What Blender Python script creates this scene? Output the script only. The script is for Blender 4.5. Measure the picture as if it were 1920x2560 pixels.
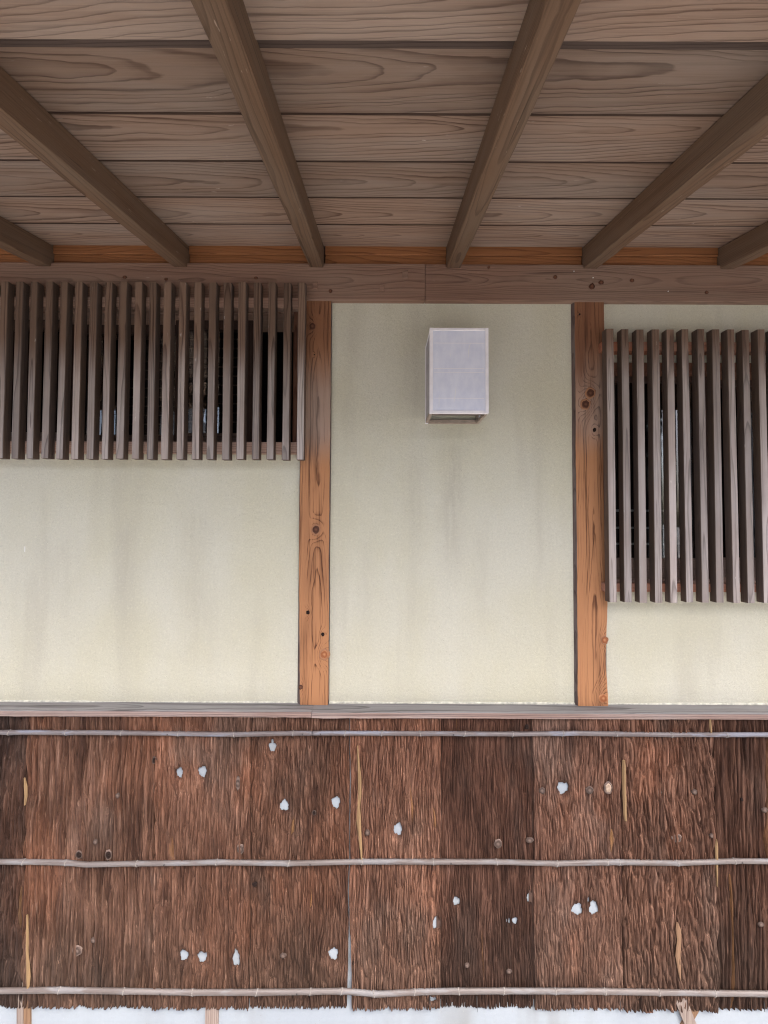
import bpy, bmesh, math, random
import numpy as np
from mathutils import Matrix, Vector

random.seed(7)
S = bpy.context.scene
for o in list(bpy.data.objects):
    bpy.data.objects.remove(o, do_unlink=True)
COL = S.collection
R = math.radians

# ---------------------------------------------------------------- camera
CAM = Vector((0.0, -1.26, 1.70))
PITCH, ROLL = R(1.45), R(0.22)
F = 960.0                                   # focal length in photo pixels (photo is 1920 wide)
cam_d = bpy.data.cameras.new('camera')
cam = bpy.data.objects.new('camera', cam_d)
COL.objects.link(cam)
cam_d.sensor_fit = 'HORIZONTAL'
cam_d.sensor_width = 36.0
cam_d.lens = 18.0
cam_d.clip_start = 0.02
cam_d.clip_end = 500.0
CM = (Matrix.Rotation(R(90) + PITCH, 4, 'X') @ Matrix.Rotation(ROLL, 4, 'Z'))
cam.matrix_world = Matrix.Translation(CAM) @ CM
S.camera = cam
CR = CM.to_3x3()

def P(px, py, y):
    """world x, z of the point on the plane at depth y that shows at photo pixel px, py"""
    d = CR @ Vector(((px - 960) / F, -(py - 1280) / F, -1.0))
    t = (y - CAM.y) / d.y
    return CAM.x + d.x * t, CAM.z + d.z * t

# ---------------------------------------------------------------- world, sun, exposure
SUN_EL, SUN_AZ = R(62), R(32)                # azimuth measured from -Y (behind the camera) towards +X
W = bpy.data.worlds.new('World')
S.world = W
W.use_nodes = True
wn = W.node_tree
wn.nodes.clear()
sky = wn.nodes.new('ShaderNodeTexSky')
sky.sky_type = 'NISHITA'
sky.sun_disc = False
sky.sun_elevation = SUN_EL
sky.sun_rotation = R(180) - SUN_AZ
sky.air_density = 0.75
sky.dust_density = 6.5
sky.ozone_density = 0.7
bg = wn.nodes.new('ShaderNodeBackground')
bg.inputs['Strength'].default_value = 0.15
wo = wn.nodes.new('ShaderNodeOutputWorld')
wn.links.new(sky.outputs[0], bg.inputs[0])
wn.links.new(bg.outputs[0], wo.inputs[0])

sl = bpy.data.lights.new('sun', 'SUN')
sl.energy = 1.0
sl.angle = R(30)
sl.color = (1.0, 0.995, 0.96)
sun = bpy.data.objects.new('sun', sl)
COL.objects.link(sun)
sd = Vector((math.sin(SUN_AZ) * math.cos(SUN_EL), -math.cos(SUN_AZ) * math.cos(SUN_EL), math.sin(SUN_EL)))
sun.rotation_euler = (-sd).to_track_quat('-Z', 'Y').to_euler()
sun.location = (0, -6, 8)

S.render.engine = 'CYCLES'
S.view_settings.view_transform = 'Standard'
S.view_settings.look = 'None'
S.view_settings.gamma = 1.0
S.view_settings.use_curve_mapping = False
S.view_settings.exposure = 1.82
S.render.resolution_x, S.render.resolution_y = 768, 1024
S.cycles.max_bounces = 6
S.cycles.use_denoising = True
S.cycles.denoiser = 'OPENIMAGEDENOISE'
S.cycles.denoising_input_passes = 'RGB_ALBEDO_NORMAL'
S.cycles.denoising_prefilter = 'NONE'
S.cycles.pixel_filter_type = 'BLACKMAN_HARRIS'
S.cycles.filter_width = 1.15
S.cycles.diffuse_bounces = 3

# ---------------------------------------------------------------- object helpers
def tag(o, label=None, cat=None, group=None, kind=None):
    if label: o['label'] = label
    if cat: o['category'] = cat
    if group: o['group'] = group
    if kind: o['kind'] = kind
    return o

def empty(name, loc=(0, 0, 0), parent=None):
    o = bpy.data.objects.new(name, None)
    o.empty_display_size = 0.05
    COL.objects.link(o)
    o.location = loc
    if parent: o.parent = parent
    return o

def link(name, me, mats, parent=None, loc=(0, 0, 0), rot=(0, 0, 0), smooth=False):
    o = bpy.data.objects.new(name, me)
    COL.objects.link(o)
    o.location = loc
    o.rotation_euler = rot
    if parent: o.parent = parent
    if not isinstance(mats, (list, tuple)): mats = [mats]
    if len(me.materials) == 0:
        for m in mats: me.materials.append(m)
    if smooth:
        for p in me.polygons: p.use_smooth = True
    return o

def pyd(verts, faces, name='mesh'):
    me = bpy.data.meshes.new(name)
    me.from_pydata([tuple(v) for v in verts], [], faces)
    me.update()
    return me

def box_me(x0, x1, y0, y1, z0, z1, bev=0.0, seg=1):
    bm = bmesh.new()
    bmesh.ops.create_cube(bm, size=1.0)
    for v in bm.verts:
        v.co = Vector(((x0 + x1) / 2 + v.co.x * (x1 - x0), (y0 + y1) / 2 + v.co.y * (y1 - y0),
                       (z0 + z1) / 2 + v.co.z * (z1 - z0)))
    if bev > 0:
        bmesh.ops.bevel(bm, geom=bm.edges[:], offset=bev, segments=seg, affect='EDGES', profile=0.6)
    me = bpy.data.meshes.new('box')
    bm.to_mesh(me)
    bm.free()
    return me

def box(name, x0, x1, y0, y1, z0, z1, mat, parent=None, bev=0.0, seg=1):
    """a box whose origin is its own centre"""
    cx, cy, cz = (x0 + x1) / 2, (y0 + y1) / 2, (z0 + z1) / 2
    me = box_me(x0 - cx, x1 - cx, y0 - cy, y1 - cy, z0 - cz, z1 - cz, bev, seg)
    p = parent.location if parent else Vector((0, 0, 0))
    return link(name, me, mat, parent, (cx - p.x, cy - p.y, cz - p.z))

# ---------------------------------------------------------------- node helpers
class NT:
    def __init__(self, name):
        self.m = bpy.data.materials.new(name)
        self.m.use_nodes = True
        self.t = self.m.node_tree
        self.t.nodes.clear()
        self.out = self.n('ShaderNodeOutputMaterial')
        self.b = self.n('ShaderNodeBsdfPrincipled')
        self.t.links.new(self.b.outputs[0], self.out.inputs[0])
    def n(self, kind): return self.t.nodes.new(kind)
    def put(self, sock, v):
        if v is None: return
        if isinstance(v, bpy.types.NodeSocket): self.t.links.new(v, sock)
        else:
            if isinstance(v, (tuple, list)) and len(v) == 3 and sock.type == 'RGBA': v = (*v, 1.0)
            sock.default_value = v
    def math(self, op, a, b=None, c=None, clamp=False):
        k = self.n('ShaderNodeMath'); k.operation = op; k.use_clamp = clamp
        self.put(k.inputs[0], a); self.put(k.inputs[1], b)
        if c is not None: self.put(k.inputs[2], c)
        return k.outputs[0]
    def vec(self, op, a, b=None):
        k = self.n('ShaderNodeVectorMath'); k.operation = op
        self.put(k.inputs[0], a)
        if b is not None: self.put(k.inputs[1], b)
        return k.outputs['Value'] if op in ('LENGTH', 'DISTANCE', 'DOT_PRODUCT') else k.outputs[0]
    def sep(self, v):
        k = self.n('ShaderNodeSeparateXYZ'); self.put(k.inputs[0], v); return k.outputs
    def comb(self, x, y, z):
        k = self.n('ShaderNodeCombineXYZ')
        for i, q in enumerate((x, y, z)): self.put(k.inputs[i], q)
        return k.outputs[0]
    def noise(self, v, scale=1.0, detail=3.0, rough=0.5, dist=0.0):
        k = self.n('ShaderNodeTexNoise')
        self.put(k.inputs['Vector'], v)
        k.inputs['Scale'].default_value = scale
        k.inputs['Detail'].default_value = detail
        k.inputs['Roughness'].default_value = rough
        k.inputs['Distortion'].default_value = dist
        return k.outputs['Fac']
    def voro(self, v, scale=1.0, feature='F1', out='Distance', rnd=1.0):
        k = self.n('ShaderNodeTexVoronoi'); k.feature = feature
        self.put(k.inputs['Vector'], v)
        k.inputs['Scale'].default_value = scale
        k.inputs['Randomness'].default_value = rnd
        return k.outputs[out]
    def ramp(self, f, stops, interp='LINEAR'):
        k = self.n('ShaderNodeValToRGB'); k.color_ramp.interpolation = interp
        e = k.color_ramp.elements
        while len(e) < len(stops): e.new(0.5)
        for q, (p, c) in zip(e, stops):
            q.position = p
            q.color = (c, c, c, 1) if isinstance(c, (int, float)) else (*c, 1)
        self.put(k.inputs[0], f)
        return k.outputs[0]
    def mix(self, f, a, b, mode='MIX'):
        k = self.n('ShaderNodeMix'); k.data_type = 'RGBA'; k.blend_type = mode
        self.put(k.inputs[0], f); self.put(k.inputs[6], a); self.put(k.inputs[7], b)
        return k.outputs[2]
    def remap(self, v, a, b, c=0.0, d=1.0, smooth=True):
        k = self.n('ShaderNodeMapRange')
        k.interpolation_type = 'SMOOTHSTEP' if smooth else 'LINEAR'
        self.put(k.inputs[0], v)
        for i, q in enumerate((a, b, c, d)): self.put(k.inputs[i + 1], q)
        return k.outputs[0]
    def obj(self):
        k = self.n('ShaderNodeTexCoord'); return k.outputs['Object']
    def pos(self):
        k = self.n('ShaderNodeNewGeometry'); return k.outputs['Position']
    def rnd(self):
        k = self.n('ShaderNodeObjectInfo'); return k.outputs['Random']
    def ocol(self):
        k = self.n('ShaderNodeObjectInfo'); return k.outputs['Color']
    def bump(self, h, dist, strength=1.0, normal=None):
        k = self.n('ShaderNodeBump')
        self.put(k.inputs['Height'], h)
        k.inputs['Distance'].default_value = dist
        k.inputs['Strength'].default_value = strength
        if normal is not None: self.put(k.inputs['Normal'], normal)
        return k.outputs[0]
    def finish(self, color, rough=0.75, spec=0.25, normal=None):
        self.put(self.b.inputs['Base Color'], color)
        self.put(self.b.inputs['Roughness'], rough)
        self.b.inputs['Specular IOR Level'].default_value = spec
        if normal is not None: self.put(self.b.inputs['Normal'], normal)
        return self.m

def wood(name, light, dark, axis='X', up='Y', spacing=0.006, taper=0.03, depth=(0.02, 0.06), wob=0.012,
         fibre=0.35, weather=None, wamt=0.5, wscale=4.0, zband=None, jit=0.12, knots=(), ringc=0.85,
         bumpd=0.0006, rough=0.72, pale=None, stain=None, spread=0.05, crack=0.0, wig=0.22, brown_top_shade=None, streaks=0.3, gain=1.0):
    """flat sawn timber: growth rings cut near the pith give cathedral grain along the given axis"""
    t = NT(name)
    o = t.obj()
    x, y, z = t.sep(o)
    d = {'X': x, 'Y': y, 'Z': z}
    a = d[axis]; b = d[up]
    c = d[[k for k in 'XYZ' if k not in (axis, up)][0]]
    rnd = t.rnd()
    r1 = t.math('FRACT', t.math('MULTIPLY', rnd, 7.31))
    r2 = t.math('FRACT', t.math('MULTIPLY', rnd, 17.77))
    a2 = t.math('ADD', a, t.math('MULTIPLY', rnd, 53.0))
    p = t.comb(a2, b, c)
    b0 = t.math('MULTIPLY_ADD', r1, spread, -spread / 2)
    c0 = t.math('MULTIPLY_ADD', r2, depth[1] - depth[0], depth[0])
    bb = t.math('SUBTRACT', b, b0)
    cc = t.math('ADD', c, c0)
    rr = t.math('SQRT', t.math('ADD', t.math('MULTIPLY', bb, bb), t.math('MULTIPLY', cc, cc)))
    n1 = t.noise(t.vec('MULTIPLY', p, (2.2, 7.0, 7.0)), 1.0, 2.0, 0.45)
    n2 = t.noise(t.vec('MULTIPLY', p, (14.0, 40.0, 40.0)), 1.0, 2.0, 0.5)
    rr = t.math('ADD', rr, t.math('MULTIPLY', a2, taper))
    rr = t.math('ADD', rr, t.math('MULTIPLY', n1, wob * 4))
    rr = t.math('ADD', rr, t.math('MULTIPLY', n2, wob * wig))
    for (ka, kb, s, amp) in knots:
        da = t.math('MULTIPLY', t.math('SUBTRACT', a, ka), 0.55 / s)
        db = t.math('DIVIDE', t.math('SUBTRACT', b, kb), s)
        g = t.math('EXPONENT', t.math('MULTIPLY', t.math('ADD', t.math('MULTIPLY', da, da), t.math('MULTIPLY', db, db)), -1.0))
        rr = t.math('MULTIPLY_ADD', g, amp, rr)
    ph = t.math('DIVIDE', rr, spacing)
    ph = t.math('ADD', ph, t.math('MULTIPLY', t.noise(t.comb(rr, 0.0, 0.0), 60.0, 1.0), 2.0))
    fr = t.math('FRACT', ph)
    ring = t.ramp(fr, [(0.0, 0.02), (0.5, 0.12), (0.76, 0.45), (0.88, 1.0), (0.94, 1.0), (1.0, 0.02)])
    fib = t.noise(t.vec('MULTIPLY', p, (9.0, 420.0, 420.0)), 1.0, 3.0, 0.6)
    fib2 = t.noise(t.vec('MULTIPLY', p, (2.4, 120.0, 120.0)), 1.0, 2.0, 0.5)
    mott = t.noise(t.vec('MULTIPLY', p, (2.0, 5.0, 5.0)), 1.0, 3.0, 0.55)
    fib3 = t.noise(t.vec('MULTIPLY', p, (1.6, 52.0, 52.0)), 1.0, 3.0, 0.6)
    f = t.math('MULTIPLY', ring, ringc)
    f = t.math('ADD', f, t.math('MULTIPLY', t.math('SUBTRACT', fib3, 0.5), streaks))
    # contrast of the rings varies over the piece
    f = t.math('MULTIPLY', f, t.remap(mott, 0.3, 0.7, 0.55, 1.1))
    f = t.math('ADD', f, t.math('MULTIPLY', t.math('SUBTRACT', fib, 0.5), fibre * 1.6))
    f = t.math('ADD', f, t.math('MULTIPLY', t.math('SUBTRACT', fib2, 0.5), fibre * 2.2), clamp=True)
    if gain != 1.0: f = t.math('MULTIPLY_ADD', f, gain, 0.36 - 0.36 * gain, clamp=True)
    colr = t.mix(f, light, dark)
    if weather is not None:
        w = t.noise(t.vec('MULTIPLY', p, (wscale * 0.5, wscale * 3, wscale * 3)), 1.0, 4.0, 0.6)
        w = t.remap(w, 0.38, 0.66, 0.0, wamt)
        if zband is not None:                 # rain-washed stretch of the piece, ragged edges
            pz = t.sep(t.pos())[2]
            pz = t.math('ADD', pz, t.math('MULTIPLY', t.math('SUBTRACT', t.noise(t.vec('MULTIPLY', p, (3.0, 26.0, 26.0)), 1.0, 3.0), 0.5), zband[4]))
            up_ = t.remap(pz, zband[0], zband[1])
            dn_ = t.remap(pz, zband[2], zband[3], 1.0, 0.0)
            band = t.math('MULTIPLY', up_, dn_)
            w = t.math('MULTIPLY', t.math('ADD', w, band), 1.0, clamp=True) if zband[5] else t.math('MULTIPLY', t.math('ADD', w, 0.62), band, clamp=True)
        wl = weather
        wd = tuple(q * 0.55 for q in weather)
        colr = t.mix(w, colr, t.mix(f, wl, wd))
    if stain is not None:
        s_ = t.noise(t.vec('MULTIPLY', p, (1.3, 8.0, 8.0)), 1.0, 3.0, 0.6)
        colr = t.mix(t.remap(s_, 0.5, 0.72, 0.0, stain[1]), colr, stain[0])
    if brown_top_shade is not None:                    # browner top with the shade under the eaves painted in, ragged edge
        zz = t.math('ADD', t.sep(t.pos())[2], t.math('MULTIPLY', t.math('SUBTRACT', t.noise(t.vec('MULTIPLY', p, (3.0, 40.0, 40.0)), 1.0, 3.0), 0.5), 0.16))
        colr = t.mix(t.remap(zz, brown_top_shade[1], brown_top_shade[2], 0.0, brown_top_shade[3]), colr, t.mix(f, brown_top_shade[0], tuple(q * 0.5 for q in brown_top_shade[0])))
    if pale is not None:
        s2 = t.noise(t.vec('MULTIPLY', p, (30.0, 160.0, 160.0)), 1.0, 3.0, 0.6)
        s3 = t.noise(t.vec('MULTIPLY', p, (3.0, 9.0, 9.0)), 1.0, 2.0)
        m = t.math('MULTIPLY', t.remap(s2, 0.66, 0.74), t.remap(s3, 0.5, 0.64))
        colr = t.mix(t.math('MULTIPLY', m, 0.75), colr, pale)
    jf = t.math('MULTIPLY_ADD', t.math('FRACT', t.math('MULTIPLY', rnd, 31.7)), 2 * jit, 1 - jit)
    colr = t.mix(1.0, colr, t.comb(jf, jf, jf), 'MULTIPLY')
    if crack > 0:                             # drying checks along the grain
        k1 = t.noise(t.vec('MULTIPLY', p, (2.2, 150.0, 150.0)), 1.0, 2.0, 0.5)
        k2 = t.noise(t.vec('MULTIPLY', p, (1.5, 12.0, 12.0)), 1.0, 2.0, 0.5)
        km = t.math('MULTIPLY', t.remap(k1, 0.64, 0.70), t.remap(k2, 0.44, 0.58))
        colr = t.mix(t.math('MULTIPLY', km, crack), colr, tuple(q * 0.25 for q in dark))
    h = t.math('ADD', t.math('MULTIPLY', ring, 0.7), t.math('MULTIPLY', fib, 0.8))
    nrm = t.bump(h, bumpd)
    return t.finish(colr, rough, 0.22, nrm)

# ---------------------------------------------------------------- materials
M = {}
M['soffit'] = wood('weathered_cedar_board', (0.285, 0.196, 0.146), (0.075, 0.037, 0.024), 'X', 'Y', 0.0098, 0.050, (0.008, 0.045), 0.013,
                   fibre=0.42, weather=(0.318, 0.250, 0.207), wamt=0.75, wscale=3.0, jit=0.26, ringc=0.80, pale=(0.56, 0.49, 0.43), bumpd=0.0006, spread=0.06, crack=0.35, wig=0.5)
M['rafter'] = wood('brown_rafter_wood', (0.160, 0.097, 0.060), (0.058, 0.032, 0.019), 'Y', 'X', 0.0045, 0.012, (0.03, 0.07), 0.006,
                   fibre=0.5, weather=(0.185, 0.134, 0.097), wamt=0.55, wscale=4.0, jit=0.08, crack=0.6, ringc=0.6, pale=(0.40, 0.31, 0.24))
M['beam'] = wood('weathered_beam_wood', (0.250, 0.150, 0.108), (0.090, 0.047, 0.032), 'X', 'Z', 0.0055, 0.018, (0.02, 0.07), 0.010,
                 fibre=0.45, weather=(0.265, 0.183, 0.138), wamt=0.7, wscale=2.5, jit=0.10, crack=0.6, ringc=0.65, pale=(0.40, 0.31, 0.27))
M['frieze'] = wood('fresh_orange_cedar', (0.285, 0.122, 0.050), (0.12, 0.044, 0.017), 'X', 'Z', 0.010, 0.04, (0.012, 0.04), 0.012,
                   fibre=0.3, jit=0.08, ringc=0.7)
M['sill'] = wood('grey_weathered_sill', (0.23, 0.222, 0.22), (0.075, 0.068, 0.066), 'X', 'Y', 0.008, 0.010, (0.02, 0.05), 0.006,
                 fibre=0.5, weather=(0.24, 0.24, 0.242), wamt=0.5, jit=0.05, bumpd=0.0012)
M['sill_front'] = wood('banded_sill_edge', (0.34, 0.240, 0.208), (0.060, 0.036, 0.031), 'X', 'Z', 0.0058, 0.003, (0.049, 0.051), 0.0012,
                       fibre=0.35, weather=(0.42, 0.36, 0.34), wamt=0.5, jit=0.05, ringc=1.0, bumpd=0.0014)
M['slat_front'] = wood('silvered_slat_face', (0.190, 0.124, 0.088), (0.080, 0.046, 0.032), 'Z', 'X', 0.0078, 0.010, (0.006, 0.05), 0.008,
                       fibre=0.40, weather=(0.480, 0.430, 0.405), wamt=0.35, wscale=5.0, zband=(0.5, 0.6, 2.10, 2.30, 0.14, False), jit=0.24, ringc=1.0,
                       pale=(0.72, 0.70, 0.68), bumpd=0.0008, spread=0.03)
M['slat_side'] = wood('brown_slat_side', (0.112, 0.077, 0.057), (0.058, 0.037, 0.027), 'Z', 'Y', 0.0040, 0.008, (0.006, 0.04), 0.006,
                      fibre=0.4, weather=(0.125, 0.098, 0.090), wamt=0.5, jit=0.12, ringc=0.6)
M['rail'] = wood('pale_brown_rail', (0.48, 0.31, 0.235), (0.26, 0.140, 0.095), 'X', 'Z', 0.005, 0.02, (0.01, 0.04), 0.008,
                 fibre=0.4, weather=(0.38, 0.29, 0.24), wamt=0.5, jit=0.1)
M['rail_red'] = wood('reddish_rail', (0.36, 0.150, 0.085), (0.19, 0.070, 0.040), 'X', 'Z', 0.005, 0.02, (0.01, 0.04), 0.010,
                     fibre=0.4, weather=(0.36, 0.25, 0.20), wamt=0.5, jit=0.1)
M['sash'] = wood('dark_sash_wood', (0.085, 0.052, 0.040), (0.050, 0.028, 0.022), 'Z', 'X', 0.004, 0.01, (0.01, 0.04), 0.006, fibre=0.4, jit=0.15)
M['sash_h'] = wood('brown_sash_rail', (0.20, 0.145, 0.115), (0.10, 0.065, 0.050), 'X', 'Z', 0.004, 0.01, (0.01, 0.03), 0.005, fibre=0.5, jit=0.1)
M['jamb'] = wood('reddish_jamb', (0.26, 0.125, 0.080), (0.14, 0.060, 0.038), 'Z', 'X', 0.004, 0.01, (0.01, 0.04), 0.006, fibre=0.4, jit=0.1)
M['wane'] = wood('dark_post_edge', (0.110, 0.078, 0.070), (0.055, 0.036, 0.032), 'Z', 'Y', 0.003, 0.01, (0.01, 0.03), 0.006, fibre=0.8, jit=0.1,
                 weather=(0.20, 0.165, 0.15), wamt=0.6, wscale=14.0, bumpd=0.002)
M['stud'] = wood('weathered_stud', (0.30, 0.245, 0.215), (0.16, 0.115, 0.10), 'Z', 'X', 0.005, 0.01, (0.01, 0.04), 0.006, fibre=0.6, jit=0.15)
M['stud_tan'] = wood('tan_split_wood', (0.25, 0.150, 0.090), (0.12, 0.066, 0.040), 'Z', 'X', 0.005, 0.01, (0.01, 0.04), 0.006, fibre=0.6, jit=0.05)

M['lap_shadow'] = wood('dark_lap_shadow', (0.058, 0.036, 0.026), (0.034, 0.018, 0.014), 'X', 'Y', 0.004, 0.01, (0.01, 0.03), 0.004, jit=0.1)  # shade at the soffit seams, painted as dark strips
M['lap_shadow_wide'] = wood('brown_lap_shadow', (0.105, 0.076, 0.064), (0.060, 0.040, 0.033), 'X', 'Y', 0.004, 0.01, (0.01, 0.03), 0.004, jit=0.1)

def simple(name, col, rough=0.8, spec=0.2, var=0.0, scale=60.0):
    t = NT(name)
    c = col
    if var > 0:
        n = t.noise(t.obj(), scale, 4.0, 0.6)
        c = t.mix(t.remap(n, 0.3, 0.7), tuple(q * (1 - var) for q in col), tuple(min(1, q * (1 + var)) for q in col))
    return t.finish(c, rough, spec)

def plaster(name, base, dirt, streak, base2, drips=(), grain=1.0):
    t = NT(name)
    p = t.pos()
    big = t.noise(t.vec('MULTIPLY', p, (3.0, 3.0, 1.6)), 1.0, 4.0, 0.55)
    st = t.noise(t.vec('MULTIPLY', p, (6.5, 6.5, 0.9)), 1.0, 3.0, 0.55)
    fine = t.noise(p, 330.0, 3.0, 0.7)
    mid = t.noise(p, 70.0, 3.0, 0.6)
    spots = t.voro(t.vec('MULTIPLY', p, (1.0, 1.0, 0.55)), 190.0)
    sp = t.remap(spots, 0.08, 0.2, 1.0, 0.0)
    straw = t.noise(t.vec('MULTIPLY', p, (260.0, 260.0, 110.0)), 1.0, 2.0, 0.6)
    c = t.mix(t.remap(big, 0.35, 0.65), base, base2)
    m = t.math('MULTIPLY', t.remap(st, 0.50, 0.72), t.remap(big, 0.36, 0.6, 0.35, 1.0))
    c = t.mix(t.math('MULTIPLY', m, streak), c, dirt)
    for (dxx, zt_, wdt, ln, am) in drips:      # run-off stains
        px_, _, pz_ = t.sep(p)
        wv = t.math('MULTIPLY', t.math('SUBTRACT', t.noise(t.vec('MULTIPLY', p, (9.0, 9.0, 5.0)), 1.0, 3.0), 0.5), wdt * 1.2)
        u_ = t.math('DIVIDE', t.math('ADD', t.math('SUBTRACT', px_, dxx), wv), wdt)
        gx = t.math('EXPONENT', t.math('MULTIPLY', t.math('MULTIPLY', u_, u_), -1.0))
        gz = t.math('MULTIPLY', t.remap(pz_, zt_ - 0.12, zt_, 1.0, 0.0), t.remap(pz_, zt_ - ln, zt_ - ln * 0.45, 0.0, 1.0))
        mm = t.math('MULTIPLY', t.math('MULTIPLY', gx, gz), t.remap(t.noise(t.vec('MULTIPLY', p, (45.0, 45.0, 6.0)), 1.0, 4.0, 0.6), 0.3, 0.65, 0.35, 1.0))
        c = t.mix(t.math('MULTIPLY', mm, am), c, dirt)
    c = t.mix(t.math('MULTIPLY', t.remap(fine, 0.38, 0.62, 0.0, 1.0), 0.26 * grain), c, tuple(q * 0.62 for q in base))
    gr = t.noise(p, 165.0, 2.0, 0.6)
    c = t.mix(t.remap(gr, 0.30, 0.45, 0.22 * grain, 0.0), c, tuple(q * 0.62 for q in base))
    c = t.mix(t.remap(gr, 0.56, 0.68, 0.0, 0.26 * grain), c, tuple(min(0.9, q * 1.3) for q in base))
    c = t.mix(t.math('MULTIPLY', t.remap(mid, 0.35, 0.7), 0.10), c, tuple(q * 0.75 for q in base))
    sel = t.noise(t.vec('ADD', t.vec('MULTIPLY', p, (90, 90, 60)), (3.1, 4.7, 9.2)), 1.0, 1.0)
    c = t.mix(t.math('MULTIPLY', t.math('MULTIPLY', sp, t.remap(sel, 0.56, 0.66)), 0.55), c, (0.28, 0.24, 0.17))
    c = t.mix(t.math('MULTIPLY', t.remap(straw, 0.66, 0.74), 0.5 * grain), c, (0.80, 0.78, 0.68))
    h = t.math('ADD', t.math('MULTIPLY', fine, 1.0), t.math('MULTIPLY', mid, 1.2))
    return t.finish(c, 0.92, 0.12, t.bump(h, 0.0016 * grain, 0.9))

M['lip'] = None
M['plaster'] = plaster('sanded_earth_plaster', (0.618, 0.598, 0.462), (0.400, 0.372, 0.300), 0.38, (0.650, 0.640, 0.540),
    drips=[(0.225, 2.03, 0.040, 0.62, 0.50), (0.10, 1.98, 0.030, 0.55, 0.32), (-0.62, 1.80, 0.05, 0.70, 0.30), (-0.85, 1.75, 0.035, 0.6, 0.25), (-1.05, 1.7, 0.05, 0.5, 0.2), (0.32, 1.75, 0.03, 0.5, 0.2), (-0.06, 1.7, 0.03, 0.5, 0.15)])
M['base_plaster'] = plaster('white_base_plaster', (0.330, 0.372, 0.420), (0.26, 0.270, 0.270), 0.8, (0.37, 0.415, 0.460), grain=0.25)

# bark
def bark_mat():
    t = NT('cypress_bark')
    at = t.n('ShaderNodeVertexColor'); at.layer_name = 'tint'
    r, g, b = t.sep(at.outputs[0])
    o = t.pos()
    big = t.noise(t.vec('MULTIPLY', o, (5.0, 5.0, 2.2)), 1.0, 3.0, 0.55)
    big2 = t.noise(t.vec('ADD', t.vec('MULTIPLY', o, (7.0, 7.0, 3.0)), (9.3, 1.1, 4.4)), 1.0, 3.0, 0.55)
    fib = t.noise(t.vec('MULTIPLY', o, (700.0, 700.0, 26.0)), 1.0, 3.0, 0.65)
    fib2 = t.noise(t.vec('MULTIPLY', o, (230.0, 230.0, 9.0)), 1.0, 3.0, 0.6)
    c = t.ramp(r, [(0.0, (0.070, 0.040, 0.032)), (0.35, (0.150, 0.090, 0.070)), (0.68, (0.255, 0.165, 0.132)), (0.9, (0.390, 0.275, 0.235)), (1.0, (0.50, 0.38, 0.33))])
    c = t.mix(t.math('MULTIPLY', t.remap(big, 0.48, 0.70), 0.50), c, t.mix(r, (0.11, 0.050, 0.030), (0.40, 0.205, 0.135)))
    grey = t.mix(r, (0.060, 0.050, 0.048), (0.26, 0.215, 0.20))
    c = t.mix(t.math('MULTIPLY', t.remap(big2, 0.5, 0.68), 0.55), c, grey)
    # splash-back grime near the ground, ragged
    pz = t.sep(o)[2]
    pz = t.math('ADD', pz, t.math('MULTIPLY', t.math('SUBTRACT', t.noise(t.vec('MULTIPLY', o, (14.0, 14.0, 3.0)), 1.0, 4.0), 0.5), 0.45))
    c = t.mix(t.remap(pz, 0.22, 0.62, 0.62, 0.0), c, t.mix(r, (0.040, 0.032, 0.028), (0.165, 0.130, 0.115)))
    # a few tan flakes
    c = t.mix(t.math('MULTIPLY', t.remap(g, 0.9965, 0.998), 0.5), c, (0.42, 0.265, 0.120))
    sk = t.noise(t.vec('MULTIPLY', o, (190.0, 190.0, 11.0)), 1.0, 2.0, 0.55)
    c = t.mix(t.remap(sk, 0.62, 0.70, 0.0, 0.40), c, (0.50, 0.37, 0.315))
    c = t.mix(t.remap(sk, 0.30, 0.40, 0.55, 0.0), c, (0.045, 0.025, 0.020))
    k = t.remap(fib, 0.25, 0.75, 0.62, 1.38)
    c = t.mix(1.0, c, t.comb(k, k, k), 'MULTIPLY')
    c = t.mix(1.0, c, t.ocol(), 'MULTIPLY')
    pt = t.noise(t.vec('ADD', t.vec('MULTIPLY', o, (8.0, 8.0, 4.5)), (2.2, 7.1, 0.4)), 1.0, 4.0, 0.6)
    pk = t.remap(pt, 0.3, 0.7, 0.80, 1.24)
    c = t.mix(1.0, c, t.comb(pk, pk, pk), 'MULTIPLY')
    c = t.mix(1.0, c, (0.84, 0.765, 0.68), 'MULTIPLY')
    h = t.math('ADD', t.math('MULTIPLY', fib, 1.0), t.math('MULTIPLY', fib2, 1.5))
    return t.finish(c, 0.85, 0.2, t.bump(h, 0.0016, 1.0))
M['bark'] = bark_mat()

def knot_mat(name, core, rim):
    t = NT(name)
    o = t.obj()
    x, y, z = t.sep(o)
    rr = t.vec('LENGTH', t.comb(x, 0.0, z))
    n = t.noise(o, 140.0, 3.0)
    q = t.math('ADD', t.math('MULTIPLY', rr, 420.0), t.math('MULTIPLY', n, 3.0))
    s = t.math('MULTIPLY_ADD', t.math('SINE', q), 0.5, 0.5)
    c = t.mix(s, core, rim)
    return t.finish(c, 0.75, 0.25, t.bump(s, 0.0006))
M['knot'] = knot_mat('dark_knot', (0.075, 0.030, 0.018), (0.16, 0.070, 0.040))
M['knot_orange'] = knot_mat('orange_knot', (0.30, 0.10, 0.040), (0.50, 0.24, 0.115))
M['knot_black'] = simple('hollow_knot', (0.022, 0.014, 0.012), 0.9, 0.1, 0.4, 300)
M['knot_collar'] = knot_mat('pale_knot_collar', (0.24, 0.115, 0.062), (0.37, 0.185, 0.100))
M['bark_knot'] = knot_mat('grey_bark_knot', (0.065, 0.044, 0.036), (0.175, 0.125, 0.105))
M['cream'] = simple('cream_bare_wood', (0.40, 0.30, 0.225), 0.8, 0.2, 0.25, 160)
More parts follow.
